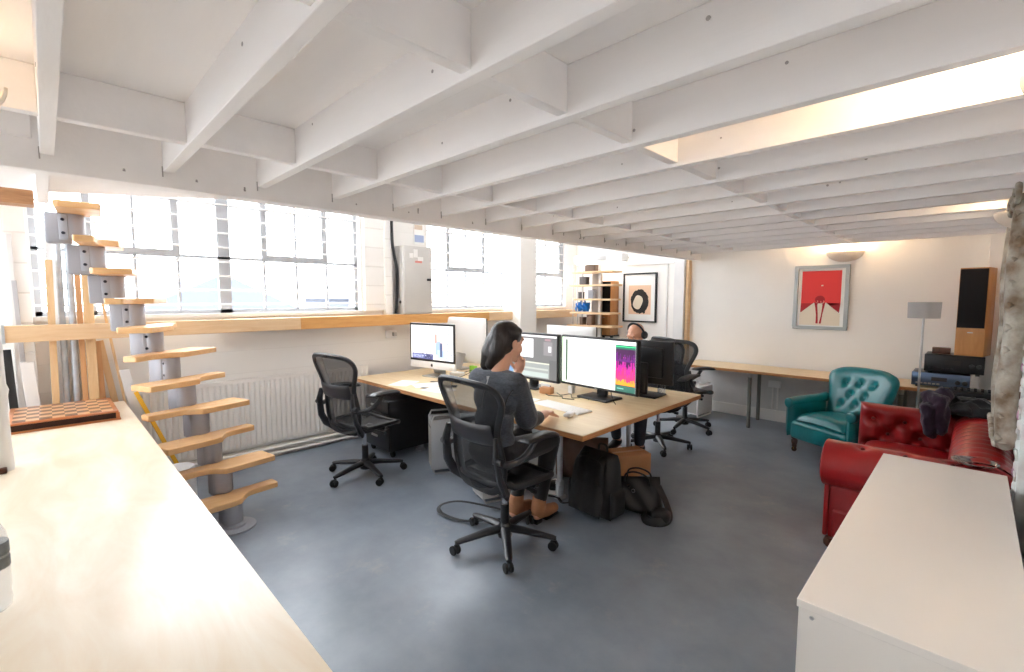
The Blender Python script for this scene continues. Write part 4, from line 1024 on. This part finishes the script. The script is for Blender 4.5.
# ================================================================== TIMBER AND TUBES LEANING BEHIND THE LEDGE
def stick(name, label, cat, p0, p1, w, t, m, round_=False, X0=-5.07, X1=-5.07):
    """p = (Y, Z) at foot and head"""
    a = V3((X0, p0[0], p0[1])); b = V3((X1, p1[0], p1[1])); c = b - a
    mb = MB()
    if round_: mb.tube([(0,0,0), tuple(c)], t, 12)
    else:
        ax = c.normalized(); l = c.length; side = V3((1,0,0)).cross(ax).normalized(); nn = ax.cross(side)
        R = Matrix((side, nn, ax)).transposed().to_4x4()
        mb.box(-w/2, w/2, -t/2, t/2, 0, l, M=R)
    return T(mb.build(name, m, loc=a, bevel=0 if round_ else .002), label, cat)
gw = mat('grey_primer', lin(196,196,200), .5)
stick('trim_strip','tall white trim strip leaning leftmost in the stack of offcuts','timber',(-.175,0),(-.163,2.12),.03,.03,M['white'])
stick('dark_board','short black board leaning at the left end of the offcuts behind the chess board','timber',(-.185,0),(-.222,1.27),.045,.018,M['blackmetal'],X0=-5.035,X1=-5.035)
stick('trim_strip','grey white strip leaning just right of the short black board','timber',(-.125,0),(-.155,1.78),.026,.02,gw,X0=-5.06,X1=-5.06)
stick('white_board','short white board leaning low among the offcuts right of the black board','timber',(-.06,0),(-.125,1.17),.075,.018,M['white'],X0=-5.015,X1=-5.015)
stick('timber_post','tall thin white topped post, tallest of the leaning offcuts','timber',(.03,0),(.05,2.24),.052,.03,M['white'],X0=-5.11,X1=-5.11)
stick('pine_plank','narrow pale pine plank leaning left of the two metal tubes','timber',(-.0,0),(.035,1.94),.042,.025,M['pine'],X0=-5.02,X1=-5.02)
stick('metal_tube','galvanised tube leaning against the window, left one of two','tube',(.07,0),(.092,2.12),0,.02,M['steel'],True,X0=-5.05,X1=-5.05)
stick('metal_tube','galvanised tube leaning against the window, right one of two','tube',(.13,0),(.15,2.10),0,.022,M['steel'],True,X0=-5.05,X1=-5.05)
stick('pine_plank','narrow pine plank leaning just right of the two metal tubes','timber',(.183,0),(.190,1.86),.035,.03,M['pine2'],X0=-5.05,X1=-5.05)
stick('pine_plank','broad pale pine plank leaning behind the stair treads','timber',(.233,0),(.243,1.87),.062,.028,M['pine'],X0=-5.02,X1=-5.02)
stick('pine_plank','short knotty orange pine plank leaning under the window ledge','timber',(.30,0),(.278,1.30),.045,.022,M['pine2'],X0=-5.05,X1=-5.05)
stick('pine_batten','thin pine batten leaning at a slant across the end of the ledge','timber',(.52,0),(.285,1.99),.018,.012,M['pine'],X0=-5.06,X1=-5.06)
stick('pine_plank','slanting pine plank whose head stops under the window ledge','timber',(.47,0),(.298,1.30),.045,.02,M['pine'],X0=-5.085,X1=-5.085)
stick('white_board','short white board tilted against the radiator end beside the counter','timber',(.62,0),(.435,1.05),.07,.018,M['white'],X0=-4.99,X1=-5.03)
stick('spirit_level','long yellow spirit level leaning along the counter edge','spirit level',(.80,0),(.50,.85),.03,.05,M['yellow'],X0=-4.70,X1=-5.02)
# white drum behind the stair foot
wd = MB().lathe([(.0,0),(.10,0),(.115,.02),(.115,.30),(.105,.33),(.06,.345),(.0,.345)], n=28).build('paint_kettle', M['whiteplas'], loc=(-4.35,.66,.0))
T(wd, 'white plastic drum on the floor between counter edge and staircase foot', 'drum')
for a in (.3,1.1): MB().lathe([(.0,0),(.012,0),(.012,.006),(.0,.006)], n=12, M=Matrix.Translation((.113*math.cos(-a),.113*math.sin(-a),.27)) @ Euler((0,PI/2,-a)).to_matrix().to_4x4()).build('plug', M['ink'], wd)

# ================================================================== ON THE COUNTER
cbd = thing('chess_board', 'wooden chess board box with brown and tan squares lying on the counter\'s far left', 'chess board', (-4.515,.05,.8))
MB().rbox((0,0,.006),(.62,.56,.012),.003).build('base', M['chessbox'], cbd)
MB().box(-.29,.29,-.26,.26,.012,.052).build('drawer_recess', M['recess'], cbd)  # solid dark brown block filling the drawer slot
MB().rbox((-.29,0,.032),(.02,.54,.04),.002).rbox((.294,.265,.032),(.02,.02,.04),.002).rbox((.294,-.265,.032),(.02,.02,.04),.002).build('corner_post', M['chessbox'], cbd)
MB().rbox((0,0,.058),(.60,.54,.014),.003).build('top_rim', M['chessbox'], cbd)
sq = MB()
for i in range(8):
    for j in range(8):
        sq.mi = (i+j) % 2; sq.box(-.272+.068*i,-.204+.068*i,-.244+.061*j,-.183+.061*j,.0651,.0665)
sq.build('squares', [M['maple'], M['walnut']], cbd, smooth=0)
bo = thing('water_bottle', 'clear plastic water bottle with a dark label at the left edge of the counter', 'bottle', (-1.845,-.145,.8))
MB().lathe([(.0,.004),(.024,0),(.034,.01),(.036,.03),(.034,.05),(.036,.07),(.036,.19),(.033,.215),(.022,.245),(.0145,.262),(.0145,.285),(.012,.285)], n=24).build('body', M['clear'], bo)
MB().lathe([(.0365,.12),(.0372,.122),(.0372,.148),(.0365,.150)], n=24).lathe([(.0365,.157),(.0372,.159),(.0372,.189),(.0365,.191)], n=24).build('label', mat('dark_bottle_label', lin(120,124,126), .4, var=.3, vscale=40), bo)
MB().lathe([(.0,.283),(.0165,.283),(.0165,.305),(.0,.306)], n=20).build('cap', M['whiteplas'], bo)
wp = thing('white_post', 'white painted upright with a flared foot standing on the counter at the left edge', 'post', (-3.36,-.205,.8))
MB().lathe([(.0,.0),(.05,.0),(.052,.02),(.048,.12),(.046,.30),(.047,.36),(.054,.40),(.046,.43),(.045,.55),(.045,.87),(.0,.87)], n=20).build('shaft', M['white'], wp)
MB().rbox((.06,.012,.014),(.035,.03,.026),.004).build('foot_block', M['darkwood'], wp)

# ================================================================== ON THE WINDOW WALL
ec = thing('electrical_cabinet', 'tall grey electrical cabinet standing on the window ledge between two windows', 'cabinet', (-5.055,3.31,1.45))
MB().rbox((0,0,.42),(.20,.42,.84),.006).build('case', M['greymetal'], ec)
dr = MB().rbox((.106,.0,.42),(.012,.40,.80),.003).build('door', M['greymetal'], ec)
MB().rbox((.118,.155,.43),(.012,.07,.03),.004).build('latch', M['graph'], dr)
MB().box(.1125,.1135,-.07,-.01,.70,.80).build('notice', M['paper'], dr)
MB().box(.1125,.1137,-.13,-.075,.69,.75).box(.1125,.1137,-.01,.07,.66,.71).build('notice', M['paper'], dr)
MB().box(.1138,.1142,-.05,.05,.635,.66).build('notice', mat('pale_red',lin(226,140,130),.6), dr)
sg = thing('safety_notice', 'small printed notice with blue lower half on the wall above the electrical cabinet', 'sign', (WX+.012,3.47,2.34))
MB().box(-.01,0,-.075,.075,0,.26).build('sheet', M['paper'], sg)
MB().box(.0004,.001,-.07,.07,.03,.12).build('blue_panel', M['bluep'], sg)
MB().box(.0004,.001,-.07,.05,.19,.25).build('brown_panel', mat('buff_print',lin(206,186,168),.6), sg)
cable([(-5.07,3.02,2.9),(-5.06,3.015,2.4),(-5.055,3.03,2.2),(-5.065,3.075,2.0),(-5.06,3.07,1.75),(-5.06,3.05,1.46)], 'thick dark cable running down the wall left of the electrical cabinet', .017)
sw = thing('isolator_switch', 'small round dark isolator switch left of the electrical cabinet above the ledge', 'switch', (-5.07,3.11,1.60))
MB().rbox((0,0,0),(.05,.045,.10),.008).build('box', M['whiteplas'], sw); MB().lathe([(.022,0),(.022,.02),(.015,.028)], n=16, M=trs((.025,0,0), ry=PI/2)).build('knob', M['black'], sw)
so = thing('wall_socket', 'white double socket on the window wall above the lit desktop computer', 'socket', (WX+.0,3.03,1.20))
MB().rbox((.015,0,0),(.03,.15,.095),.006).build('plate', M['whiteplas'], so); MB().rbox((.05,.03,0),(.045,.05,.05),.008).build('plug', M['greymetal'], so)
sb = thing('wall_socket', 'white socket with conduit on the back wall under the long side table', 'socket', (-1.84,BY-.012,.50))
MB().rbox((0,-.015,0),(.15,.03,.09),.006).build('plate', M['whiteplas'], sb); MB().cyl((-.02,-.012,-.04),(-.02,-.012,-.33),.010).cyl((.04,-.012,-.04),(.04,-.012,-.33),.010).build('conduit', M['white'], sb)

# ================================================================== SHELVING IN THE FAR CORNER
sh = thing('open_shelving', 'tall open shelving with pale wooden shelves in the far window corner', 'shelves', (-4.46,6.42,0))
for s, z in enumerate((.30,.70,1.205,1.415,1.64,1.87,2.085)):
    x0, x1 = ((-.44,.42),(-.44,.42),(-.46,.44),(-.40,.40),(-.33,.40),(-.42,.42),(-.36,.42))[s]
    MB().box(x0,x1,-.16,.15,z-.03,z).build('shelf', M['rail'], sh, bevel=.003)
for x in (-.30,.06): MB().box(x,x+.045,-.0,.03,0,2.2).build('upright', M['white'], sh, bevel=.002)
rods = [(-.36,-.12),(-.26,-.13),(-.17,-.12)]
for x, y in rods: MB().cyl((x,y,1.2),(x,y,2.2),.008,n=8).build('rod', M['alu'], sh)
MB().box(-.10,.05,.05,.14,.7,2.05).build('back_strip', mat('shelf_strip_grey',lin(190,182,176),.7), sh)  # plain grey strip behind the shelves
for s_ in ((-.02,2.085,.20,.10),(-.16,1.87,.14,.12),(.0,1.64,.11,.13),(-.22,1.64,.06,.10),(-.02,1.205,.10,.16),(-.18,1.205,.07,.12)):
    px, pz, w, hgt = s_
    c = random.choice([(206,196,186),(120,96,80),(226,222,216),(150,150,156),(90,84,82)])
    lab = {(-.02,2.085):'box on the top shelf of the corner shelving',(-.16,1.87):'box at the left of the second shelf down in the corner shelving',(.0,1.64):'box beside the speaker on the third shelf down in the corner shelving',(-.22,1.64):'small box at the left end of the third shelf down in the corner shelving',(-.02,1.205):'box beside the speaker on the lowest visible shelf in the corner',(-.18,1.205):'small box at the left of the lowest visible shelf in the corner'}[(px,pz)]
    b_ = MB().rbox((0,0,hgt/2),(w,.10,hgt),.006).build('storage_box', mat('box_tone',lin(*c),.7), loc=(-4.46+px,6.42-.08,pz)); T(b_, lab, 'box')
    MB().rbox((0,0,hgt+.004),(w+.006,.106,.012),.003).build('lid', mat('lid_tone',lin(*[min(255,q+14) for q in c]),.7), b_)
bb_ = thing('blue_bag', 'bright blue plastic bag bundled on the corner shelving', 'bag', (-4.66,6.35,1.416))
MB().pillow(lambda u,v: V3((.135*u, .02*v, .085+.075*v)), .07, 26, 20, p=3, front=lambda u,v:.016*math.sin(9*u+6*v)+.01*math.sin(17*v), back=lambda u,v:.014*math.sin(8*u-7*v)).build('body', M['blue'], bb_)
MB().tube(catmull([(-.04,0,.15),(-.02,0,.20),(.04,-.01,.20),(.06,0,.15)],6), .012, 8).build('knot', M['blue'], bb_)
def speaker(loc, rz, w, dp, h, label, gfrac, stand=None):
    s = thing('loudspeaker', label, 'speaker', loc, rz, 'floor-standing wooden loudspeakers')
    MB().rbox((0,0,h/2),(w,dp,h),.006).build('cabinet', M['oak'], s)
    g = MB().rbox((0,-dp/2-.006,h*(1-gfrac/2)-.006),(w-.012,.014,h*gfrac-.012),.005).build('grille', M['grille'], s)
    MB().box(-.02,.02,-dp/2-.0015,-dp/2,h*(1-gfrac)-.05,h*(1-gfrac)-.04).build('badge', M['alu'], s)
    return s
speaker((-4.40,6.715,1.03), 0, .26, .24, .90, 'tall wooden speaker with black grille behind the corner shelving', .62)
sd = thing('speaker_stand', 'dark metal stand carrying the speaker behind the corner shelving', 'stand', (-4.40,6.715,0))
MB().box(-.15,.15,-.125,.125,1.01,1.03).build('top_plate', M['blackmetal'], sd); MB().box(-.16,.16,-.125,.125,0,.02).build('base_plate', M['blackmetal'], sd)
for x in (-.08,.08): MB().cyl((x,0,.02),(x,0,1.01),.025).build('post', M['blackmetal'], sd)
bt_ = thing('strip_light', 'white boxy strip light glowing above the corner shelving', 'lamp', (-4.46,6.55,2.2))
MB().rbox((0,0,.10),(.95,.20,.14),.03,3).build('housing', M['whiteplas'], bt_)
MB().rbox((0,0,.024),(.88,.13,.014),.005).build('diffuser', M['tube'], bt_); MB().rbox((-.02,-.103,.10),(.40,.006,.07),.002).build('end_panel', M['alu'], bt_)
for x in (-.35,.35): MB().box(x-.012,x+.012,.09,.3,.1,.13).build('bracket', M['white'], bt_)

# ================================================================== PICTURES
def frame(mb, w, h, b, t):
    mb.box(-w/2,w/2,-t,0,h/2-b,h/2).box(-w/2,w/2,-t,0,-h/2,-h/2+b).box(-w/2,-w/2+b,-t,0,-h/2+b,h/2-b).box(w/2-b,w/2,-t,0,-h/2+b,h/2-b); return mb
def flat(poly, y, mb): # poly in x,z -> thin printed shape facing -y
    n = len(poly); return mb.add([(x,y,z) for x,z in poly], [tuple(range(n))])
p1 = thing('framed_print', 'silver-framed print with a big red shape and crouching figure on the back wall', 'picture', (-1.375,BY-.002,1.655))
frame(MB(), .58, .80, .042, .035).build('frame', M['silver'], p1, bevel=.004)
MB().box(-.25,.25,-.012,-.002,-.36,.36).build('mount', M['paper'], p1)
def fp(pts): return [((u-.5)*.50, (.5-v)*.72) for u, v in pts]
a = MB()
a.mi=0; flat(fp([(.085,.04),(.92,.04),(.92,.60),(.08,.60)]), -.0125, a)
a.mi=1; flat(fp([(.08,.60),(.92,.60),(.90,.76),(.62,.59),(.38,.59),(.07,.76)]), -.0128, a)
a.mi=2; flat(fp([(.36,.59),(.62,.585),(.92,.775),(.92,.98),(.06,.98),(.06,.775)]), -.0131, a)
a.mi=1
hd_ = [(.49+.105*math.cos(t), .535+.068*math.sin(t)) for t in [2*PI*i/24 for i in range(24)]]; flat(fp(hd_), -.0134, a)
flat(fp([(.37,.58),(.45,.60),(.46,.80),(.47,.95),(.42,.95),(.42,.80),(.395,.66)]), -.0137, a)
flat(fp([(.61,.58),(.54,.60),(.53,.80),(.49,.95),(.535,.95),(.555,.80),(.59,.66)]), -.0137, a)
a.mi=2; flat(fp([(.44,.62),(.47,.60),(.52,.60),(.55,.62),(.535,.76),(.49,.90),(.455,.76)]), -.014, a)
a.mi=3
for (u,v) in ((.43,.55),(.50,.56),(.56,.55)): flat(fp([(u,v),(u+.02,v),(u+.03,v+.035),(u+.005,v+.03)]), -.0141, a)
a.mi=2; flat(fp([(.50,.285),(.545,.28),(.55,.30),(.505,.305)]), -.0141, a)
a.build('print', [M['redp'], M['redd'], M['cream'], mat('pink_print',lin(240,130,120),.6)], p1, smooth=0)
p2 = thing('framed_print', 'black-framed print of a dark abstract ring on a peach panel', 'picture', (-3.88,BY-.002,1.655))
frame(MB(), .60, .80, .025, .03).build('frame', M['blackmetal'], p2, bevel=.003)
MB().box(-.278,.278,-.012,-.002,-.378,.378).build('mount', M['paper'], p2)
a = MB(); a.mi = 0; flat([(-.20,-.27),(.20,-.27),(.20,.20),(-.20,.20)], -.0125, a)
a.mi = 1; random.seed(9)
flat([(.0+(.155+.016*random.random())*math.cos(t), -.06+(.185+.02*random.random())*math.sin(t)) for t in [2*PI*i/48 for i in range(48)]], -.0128, a)
a.mi = 2; flat([(-.03+.085*math.cos(t)*(1+.2*math.sin(2*t)), -.075+.115*math.sin(t)) for t in [2*PI*i/32 for i in range(32)]], -.0131, a)
a.mi = 1; flat([(.06,-.15),(.11,-.14),(.10,-.25),(.07,-.26)], -.0134, a)
a.build('print', [M['peach'], M['ink'], M['cream']], p2, smooth=0)

# ================================================================== FLOOR LAMP
fl = thing('floor_lamp', 'slim steel floor lamp with a grey drum shade behind the red sofa', 'lamp', (-.35,6.03,0))
MB().lathe([(.0,0),(.13,0),(.13,.012),(.03,.022),(.012,.03)], n=28).build('base', M['alu'], fl)
MB().cyl((0,0,.02),(0,0,1.50),.010,n=12).build('pole', M['alu'], fl)
sd_ = MB().lathe([(.122,1.455),(.126,1.61),(.124,1.61),(.120,1.455)], n=40)
sd_.f = [f for f in sd_.f if len(f) == 4]
sd_.build('lamp_shade', M['shade'], fl, smooth=60)
sp_ = MB()
for i in range(3): sp_.cyl((0,0,1.5),(.122*math.cos(i*2.094),.122*math.sin(i*2.094),1.5),.003,n=6)
sp_.cyl((0,0,1.46),(0,0,1.50),.016).build('shade_carrier', M['alu'], fl)
MB().ell((0,0,1.53),(.03,.03,.04),14).build('bulb', M['whiteplas'], fl)

# ================================================================== HI-FI CORNER
def hifi(loc, w, dp, h, label, m, rz=0, name='hifi_unit'):
    t = thing(name, label, 'stereo', loc, rz, 'stacked stereo separates')
    MB().rbox((0,0,h/2+.012),(w,dp,h-.02),.004).build('case', M['hifi'], t)
    MB().rbox((0,-dp/2-.006,h/2+.012),(w+.004,.014,h-.016),.004).build('front_panel', m, t)
    MB().box(-w*.15,w*.12,-dp/2-.0145,-dp/2-.012,h*.5,h*.75).build('display', M['ink'], t)
    for i in range(6): MB().rbox((-w*.4+i*.032,-dp/2-.014,h*.3),(.022,.008,.014),.003).build('push_button', M['alu'] if m is M['hifis'] else M['graph'], t)
    for x in (.30,.42): MB().lathe([(.02,0),(.02,.016),(.014,.02)], n=16, M=trs((w*x,-dp/2-.012,h*.5), rx=PI/2)).build('knob', M['graph'], t)
    for x in (-w*.4,w*.4):
        for y in (-dp*.38,dp*.38): MB().cyl((x,y,0),(x,y,.014),.016,n=12).build('foot', M['rubber'], t)
    return t
hifi((-.21,6.48,.74), .43, .34, .15, 'steel blue stereo unit at the bottom of the stack on the side table', M['hifis'])
hifi((-.12,6.48,.891), .43, .34, .19, 'black stereo unit with knobs on top of the steel blue one', M['hifi'])
speaker((.005,6.47,1.083), math.radians(-12), .21, .26, .86, 'tall wooden speaker with black grille standing on the black stereo stack', .68)
bk_ = MB().rbox((0,0,.03),(.14,.1,.06),.004).build('wooden_block', M['darkwood'], loc=(-.22,6.48,1.083)); T(bk_, 'reddish brown wooden block on the stereo stack left of the speaker', 'block')
dsr = thing('chest_of_drawers', 'chipped white painted chest of drawers in the right back corner behind the sofa', 'drawers', (.03,6.00,0))
MB().rbox((0,0,.37),(.38,.32,.68),.006).build('carcass', M['dress'], dsr)
MB().rbox((0,0,.725),(.41,.36,.03),.005).build('top', M['dress'], dsr)
for z in (.60,.40,.20):
    dw = MB().rbox((0,-.162,z),(.33,.018,.18),.004).build('drawer', M['dress'], dsr)
    MB().tube([(-.04,-.172,z+.03),(-.04,-.185,z+.03),(.04,-.185,z+.03),(.04,-.172,z+.03)], .005, 8).build('handle', M['blackmetal'], dw)
for x in (-.15,.15):
    for y in (-.13,.13): MB().box(x-.02,x+.02,y-.02,y+.02,0,.035).build('foot', M['dress'], dsr)
mxr = thing('dj_mixer', 'small black mixing console with knobs on the white chest of drawers', 'mixer', (.045,5.99,.741))
MB().rbox((0,0,.03),(.34,.28,.055),.006).build('case', M['hifi'], mxr)
for i in range(7):
    for j in range(2): MB().cyl((-.135+.045*i,-.06+.09*j,.057),(-.135+.045*i,-.06+.09*j,.075),.011,n=12).build('knob', M['graph'], mxr)
# dark coat, purple scarf over the sofa corner; glossy dish on the near arm
def crumple(mb, amp, sc, seed):
    o = V3((seed*7.3, seed*3.1, 0)); out = []
    for v in mb.v:
        p = V3(v); n = noise.noise_vector(p*sc+o)*amp + noise.noise_vector(p*sc*2.6+o)*amp*.45
        out.append(tuple(p+n))
    mb.v = out; return mb
ct_ = thing('black_coat', 'crumpled black coat draped over the sofa\'s far back corner', 'coat', (.0,5.16,.675))
crumple(MB().pillow(lambda u,v: V3((.0+.20*u, .02+.16*v, .05+.075*math.exp(-(u*u+v*v)*1.1))), .055, 44, 36, p=3), .035, 11, 1).build('folds', M['blackcloth'], ct_, smooth=80)
sc_ = thing('purple_scarf', 'dark purple scarf bundled on the sofa\'s far arm in front of the coat', 'scarf', (-.19,5.08,.70))
sm_ = MB()
for a_, b_, r_ in (((-.02,-.02,.05),(.05,.02,.17),.075),((.03,-.06,.13),(-.04,.0,.15),.06),((-.03,-.09,.06),(-.01,-.10,-.14),.055),((.04,-.08,.10),(.06,-.10,-.10),.05)):
    cap(sm_, a_, b_, r_, r_*.8, 20)
fb = fuse(crumple(sm_, .022, 16, 2), 'folds', M['purple'], sc_, .007, 3)
ds = thing('dish', 'dark glossy patterned dish lying on the sofa\'s near arm by the white cabinet', 'dish', (.05,3.68,.699))
MB().lathe([(.0,0),(.05,0),(.085,.012),(.10,.026),(.094,.027),(.08,.016),(.0,.008)], n=32).build('bowl', mat('dark_glaze', lin(50,52,56), .12, col2=lin(150,150,150), vscale=40, coat=.6), ds)

# ================================================================== ORNATE MIRRORS ON THE RIGHT
om = thing('ornate_mirror', 'tall mirror in a worn gilt carved frame against the right wall', 'mirror', (RX-.005,4.32,.80))
H_, L2 = 1.40, .36
fr_ = MB()
for y in (-L2, L2): fr_.tube(catmull([(-.06,y,.0),(-.075,y,.3),(-.062,y,.65),(-.075,y,1.0),(-.06,y,H_)],8), .05, 12)
for z in (0, H_): fr_.tube(catmull([(-.06,-L2,z),(-.075,-.3,z),(-.062,0,z),(-.075,.3,z),(-.06,L2,z)],8), .05, 12)
fr_.build('frame', M['gilt'], om, smooth=60)
MB().box(-.05,-.01,-L2,L2,0,H_).build('backing', M['darkwood'], om); MB().box(-.056,-.0505,-L2+.03,L2-.03,.03,H_-.03).build('mirror_glass', M['mirror'], om)
cv = MB(); random.seed(21)
for y in (-L2, L2):
    for i in range(22):
        z = .02 + i*H_/21.5; s_ = 1 if i % 2 else -1
        cv.tube([(-.085-.016*abs(math.sin(t*1.2)), y+s_*.012+.035*math.cos(t)*(1-t/9)*(1 if y>0 else -1), z+.03*math.sin(t)*(1-t/9)) for t in [j*.55 for j in range(11)]], [.012-.0007*j for j in range(11)], 6)
        cv.ell((-.096, y+.02*s_, z), (.016,.022,.026), 8)
for z in (0, H_):
    for i in range(20):
        y = -L2 + i*2*L2/19; cv.ell((-.105-.01*(i%2), y, z+(.02 if i%2 else -.015)), (.018,.03,.024), 8)
for s_ in (-1,1): cv.tube([(-.10, L2*s_ - s_*(.16*math.cos(t)*(1-t/10)), H_+.03+.08*math.sin(t)*(1-t/10)) for t in [j*.5 for j in range(14)]], [.02-.001*j for j in range(14)], 8)
cv.build('carving', M['gilt'], om, smooth=60)
wm = thing('leaning_mirror', 'mirror in a distressed white carved frame with plum flecks standing right of the white cabinet', 'mirror', (.2055,2.75,0))
f2 = MB()
for y in (-.45,.45): f2.rbox((0,y,.80),(.05,.09,1.60),.012)
for z in (.045,1.555): f2.rbox((0,0,z),(.05,.86,.09),.012)
f2.build('frame', M['distress'], wm)
MB().box(.002,.02,-.42,.42,.08,1.52).build('mirror_glass', M['mirror'], wm)
c2 = MB()
for i in range(16):
    z = .06+i*.1; c2.ell((-.022, .45, z), (.014,.034,.034), 10)
    c2.tube([(-.028, .45+.03*math.cos(t), z+.05+.025*math.sin(t)) for t in [j*.6 for j in range(9)]], [.009-.0006*j for j in range(9)], 6)
c2.build('carving', M['distress'], wm)
c3 = MB()
for z in (.55,.83,1.10,1.33): c3.ell((-.026, .455, z), (.013,.022,.03), 10)
c3.build('plum_rosette', M['plum'], wm)
# ================================================================== LIGHTS
def light(name, kind, loc, col, en, size=.05, rot=None):
    l = bpy.data.lights.new(name, kind); l.energy = en; l.color = col
    if kind == 'POINT': l.shadow_soft_size = size
    o = bpy.data.objects.new(name, l); COL.objects.link(o); o.location = loc
    if rot: o.rotation_euler = rot
    return o
WARM = (1, .74, .46)
def uplight(loc, dirx, diry, label, r=.19, en=7):
    u = thing('wall_uplight', label, 'lamp', loc, 0, 'white half-bowl wall uplights')
    a0 = math.atan2(diry, dirx)
    def g(uu, v):
        a = a0 - PI/2 + PI*uu; t = v*PI/2*.98
        return (r*math.cos(t)*math.cos(a), r*math.cos(t)*math.sin(a), -r*.62*math.sin(t))
    mb = MB(); mb.grid(g, 25, 12)
    o = mb.build('bowl', M['plaster'], u, smooth=70)
    so = o.modifiers.new('Solidify','SOLIDIFY'); so.thickness = .008; so.offset = -1
    MB().rbox((dirx*.012,diry*.012,-.03),(.024 if dirx else .10,.024 if diry else .10,.05),.004).build('back_plate', M['plaster'], u)
    MB().ell((dirx*.085,diry*.085,.0),(.02,.02,.03),12).build('bulb', M['bulb'], u)
    light('uplight_lamp','POINT',(loc[0]+dirx*.085,loc[1]+diry*.085,loc[2]+.045),WARM,en,.03)
uplight((RX,1.965,2.262), -1, 0, 'half-bowl uplight on the right wall nearest the camera, lighting a ceiling bay', en=7)
uplight((RX,4.57,2.215), -1, 0, 'half-bowl uplight on the right wall above the carved mirror', en=7)
uplight((-1.15,BY,2.205), 0, -1, 'half-bowl uplight on the back wall above the red print', en=4)
uplight((-2.0,-.23,2.25), -1, 0, 'half-bowl uplight in the ceiling bay just left of the camera', en=.12)

w = bpy.data.worlds.new('World'); S.world = w; w.use_nodes = True
nt = w.node_tree; bg = nt.nodes['Background']
tc = nt.nodes.new('ShaderNodeTexCoord'); sx = nt.nodes.new('ShaderNodeSeparateXYZ'); nt.links.new(tc.outputs['Generated'], sx.inputs[0])
mr = nt.nodes.new('ShaderNodeMapRange'); mr.interpolation_type = 'SMOOTHSTEP'
mr.inputs[1].default_value = .12; mr.inputs[2].default_value = .75; mr.inputs[3].default_value = 4.6; mr.inputs[4].default_value = 8.5
nt.links.new(sx.outputs['Z'], mr.inputs[0]); nt.links.new(mr.outputs[0], bg.inputs['Strength'])
bg.inputs['Color'].default_value = (.95,.975,1,1)
# ================================================================== CAMERA
F, PITCH, YAW = 464.0, math.atan(38/464), math.radians(44.9042)
cd = bpy.data.cameras.new('Camera'); cam = bpy.data.objects.new('Camera', cd); COL.objects.link(cam)
cd.sensor_width = 36; cd.lens = F/1024*36; cd.clip_start = .02; cd.clip_end = 300
cam.location = (0,0,1.65); cam.rotation_euler = (PI/2-PITCH, 0, YAW)
S.camera = cam
S.view_settings.view_transform = 'Standard'; S.view_settings.look = 'None'; S.view_settings.gamma = 1; S.view_settings.use_curve_mapping = False
S.view_settings.exposure = 1.02
S.cycles.max_bounces = 16; S.cycles.diffuse_bounces = 8; S.cycles.glossy_bounces = 5; S.cycles.transparent_max_bounces = 16
S.cycles.use_denoising = True; S.cycles.sample_clamp_indirect = 8
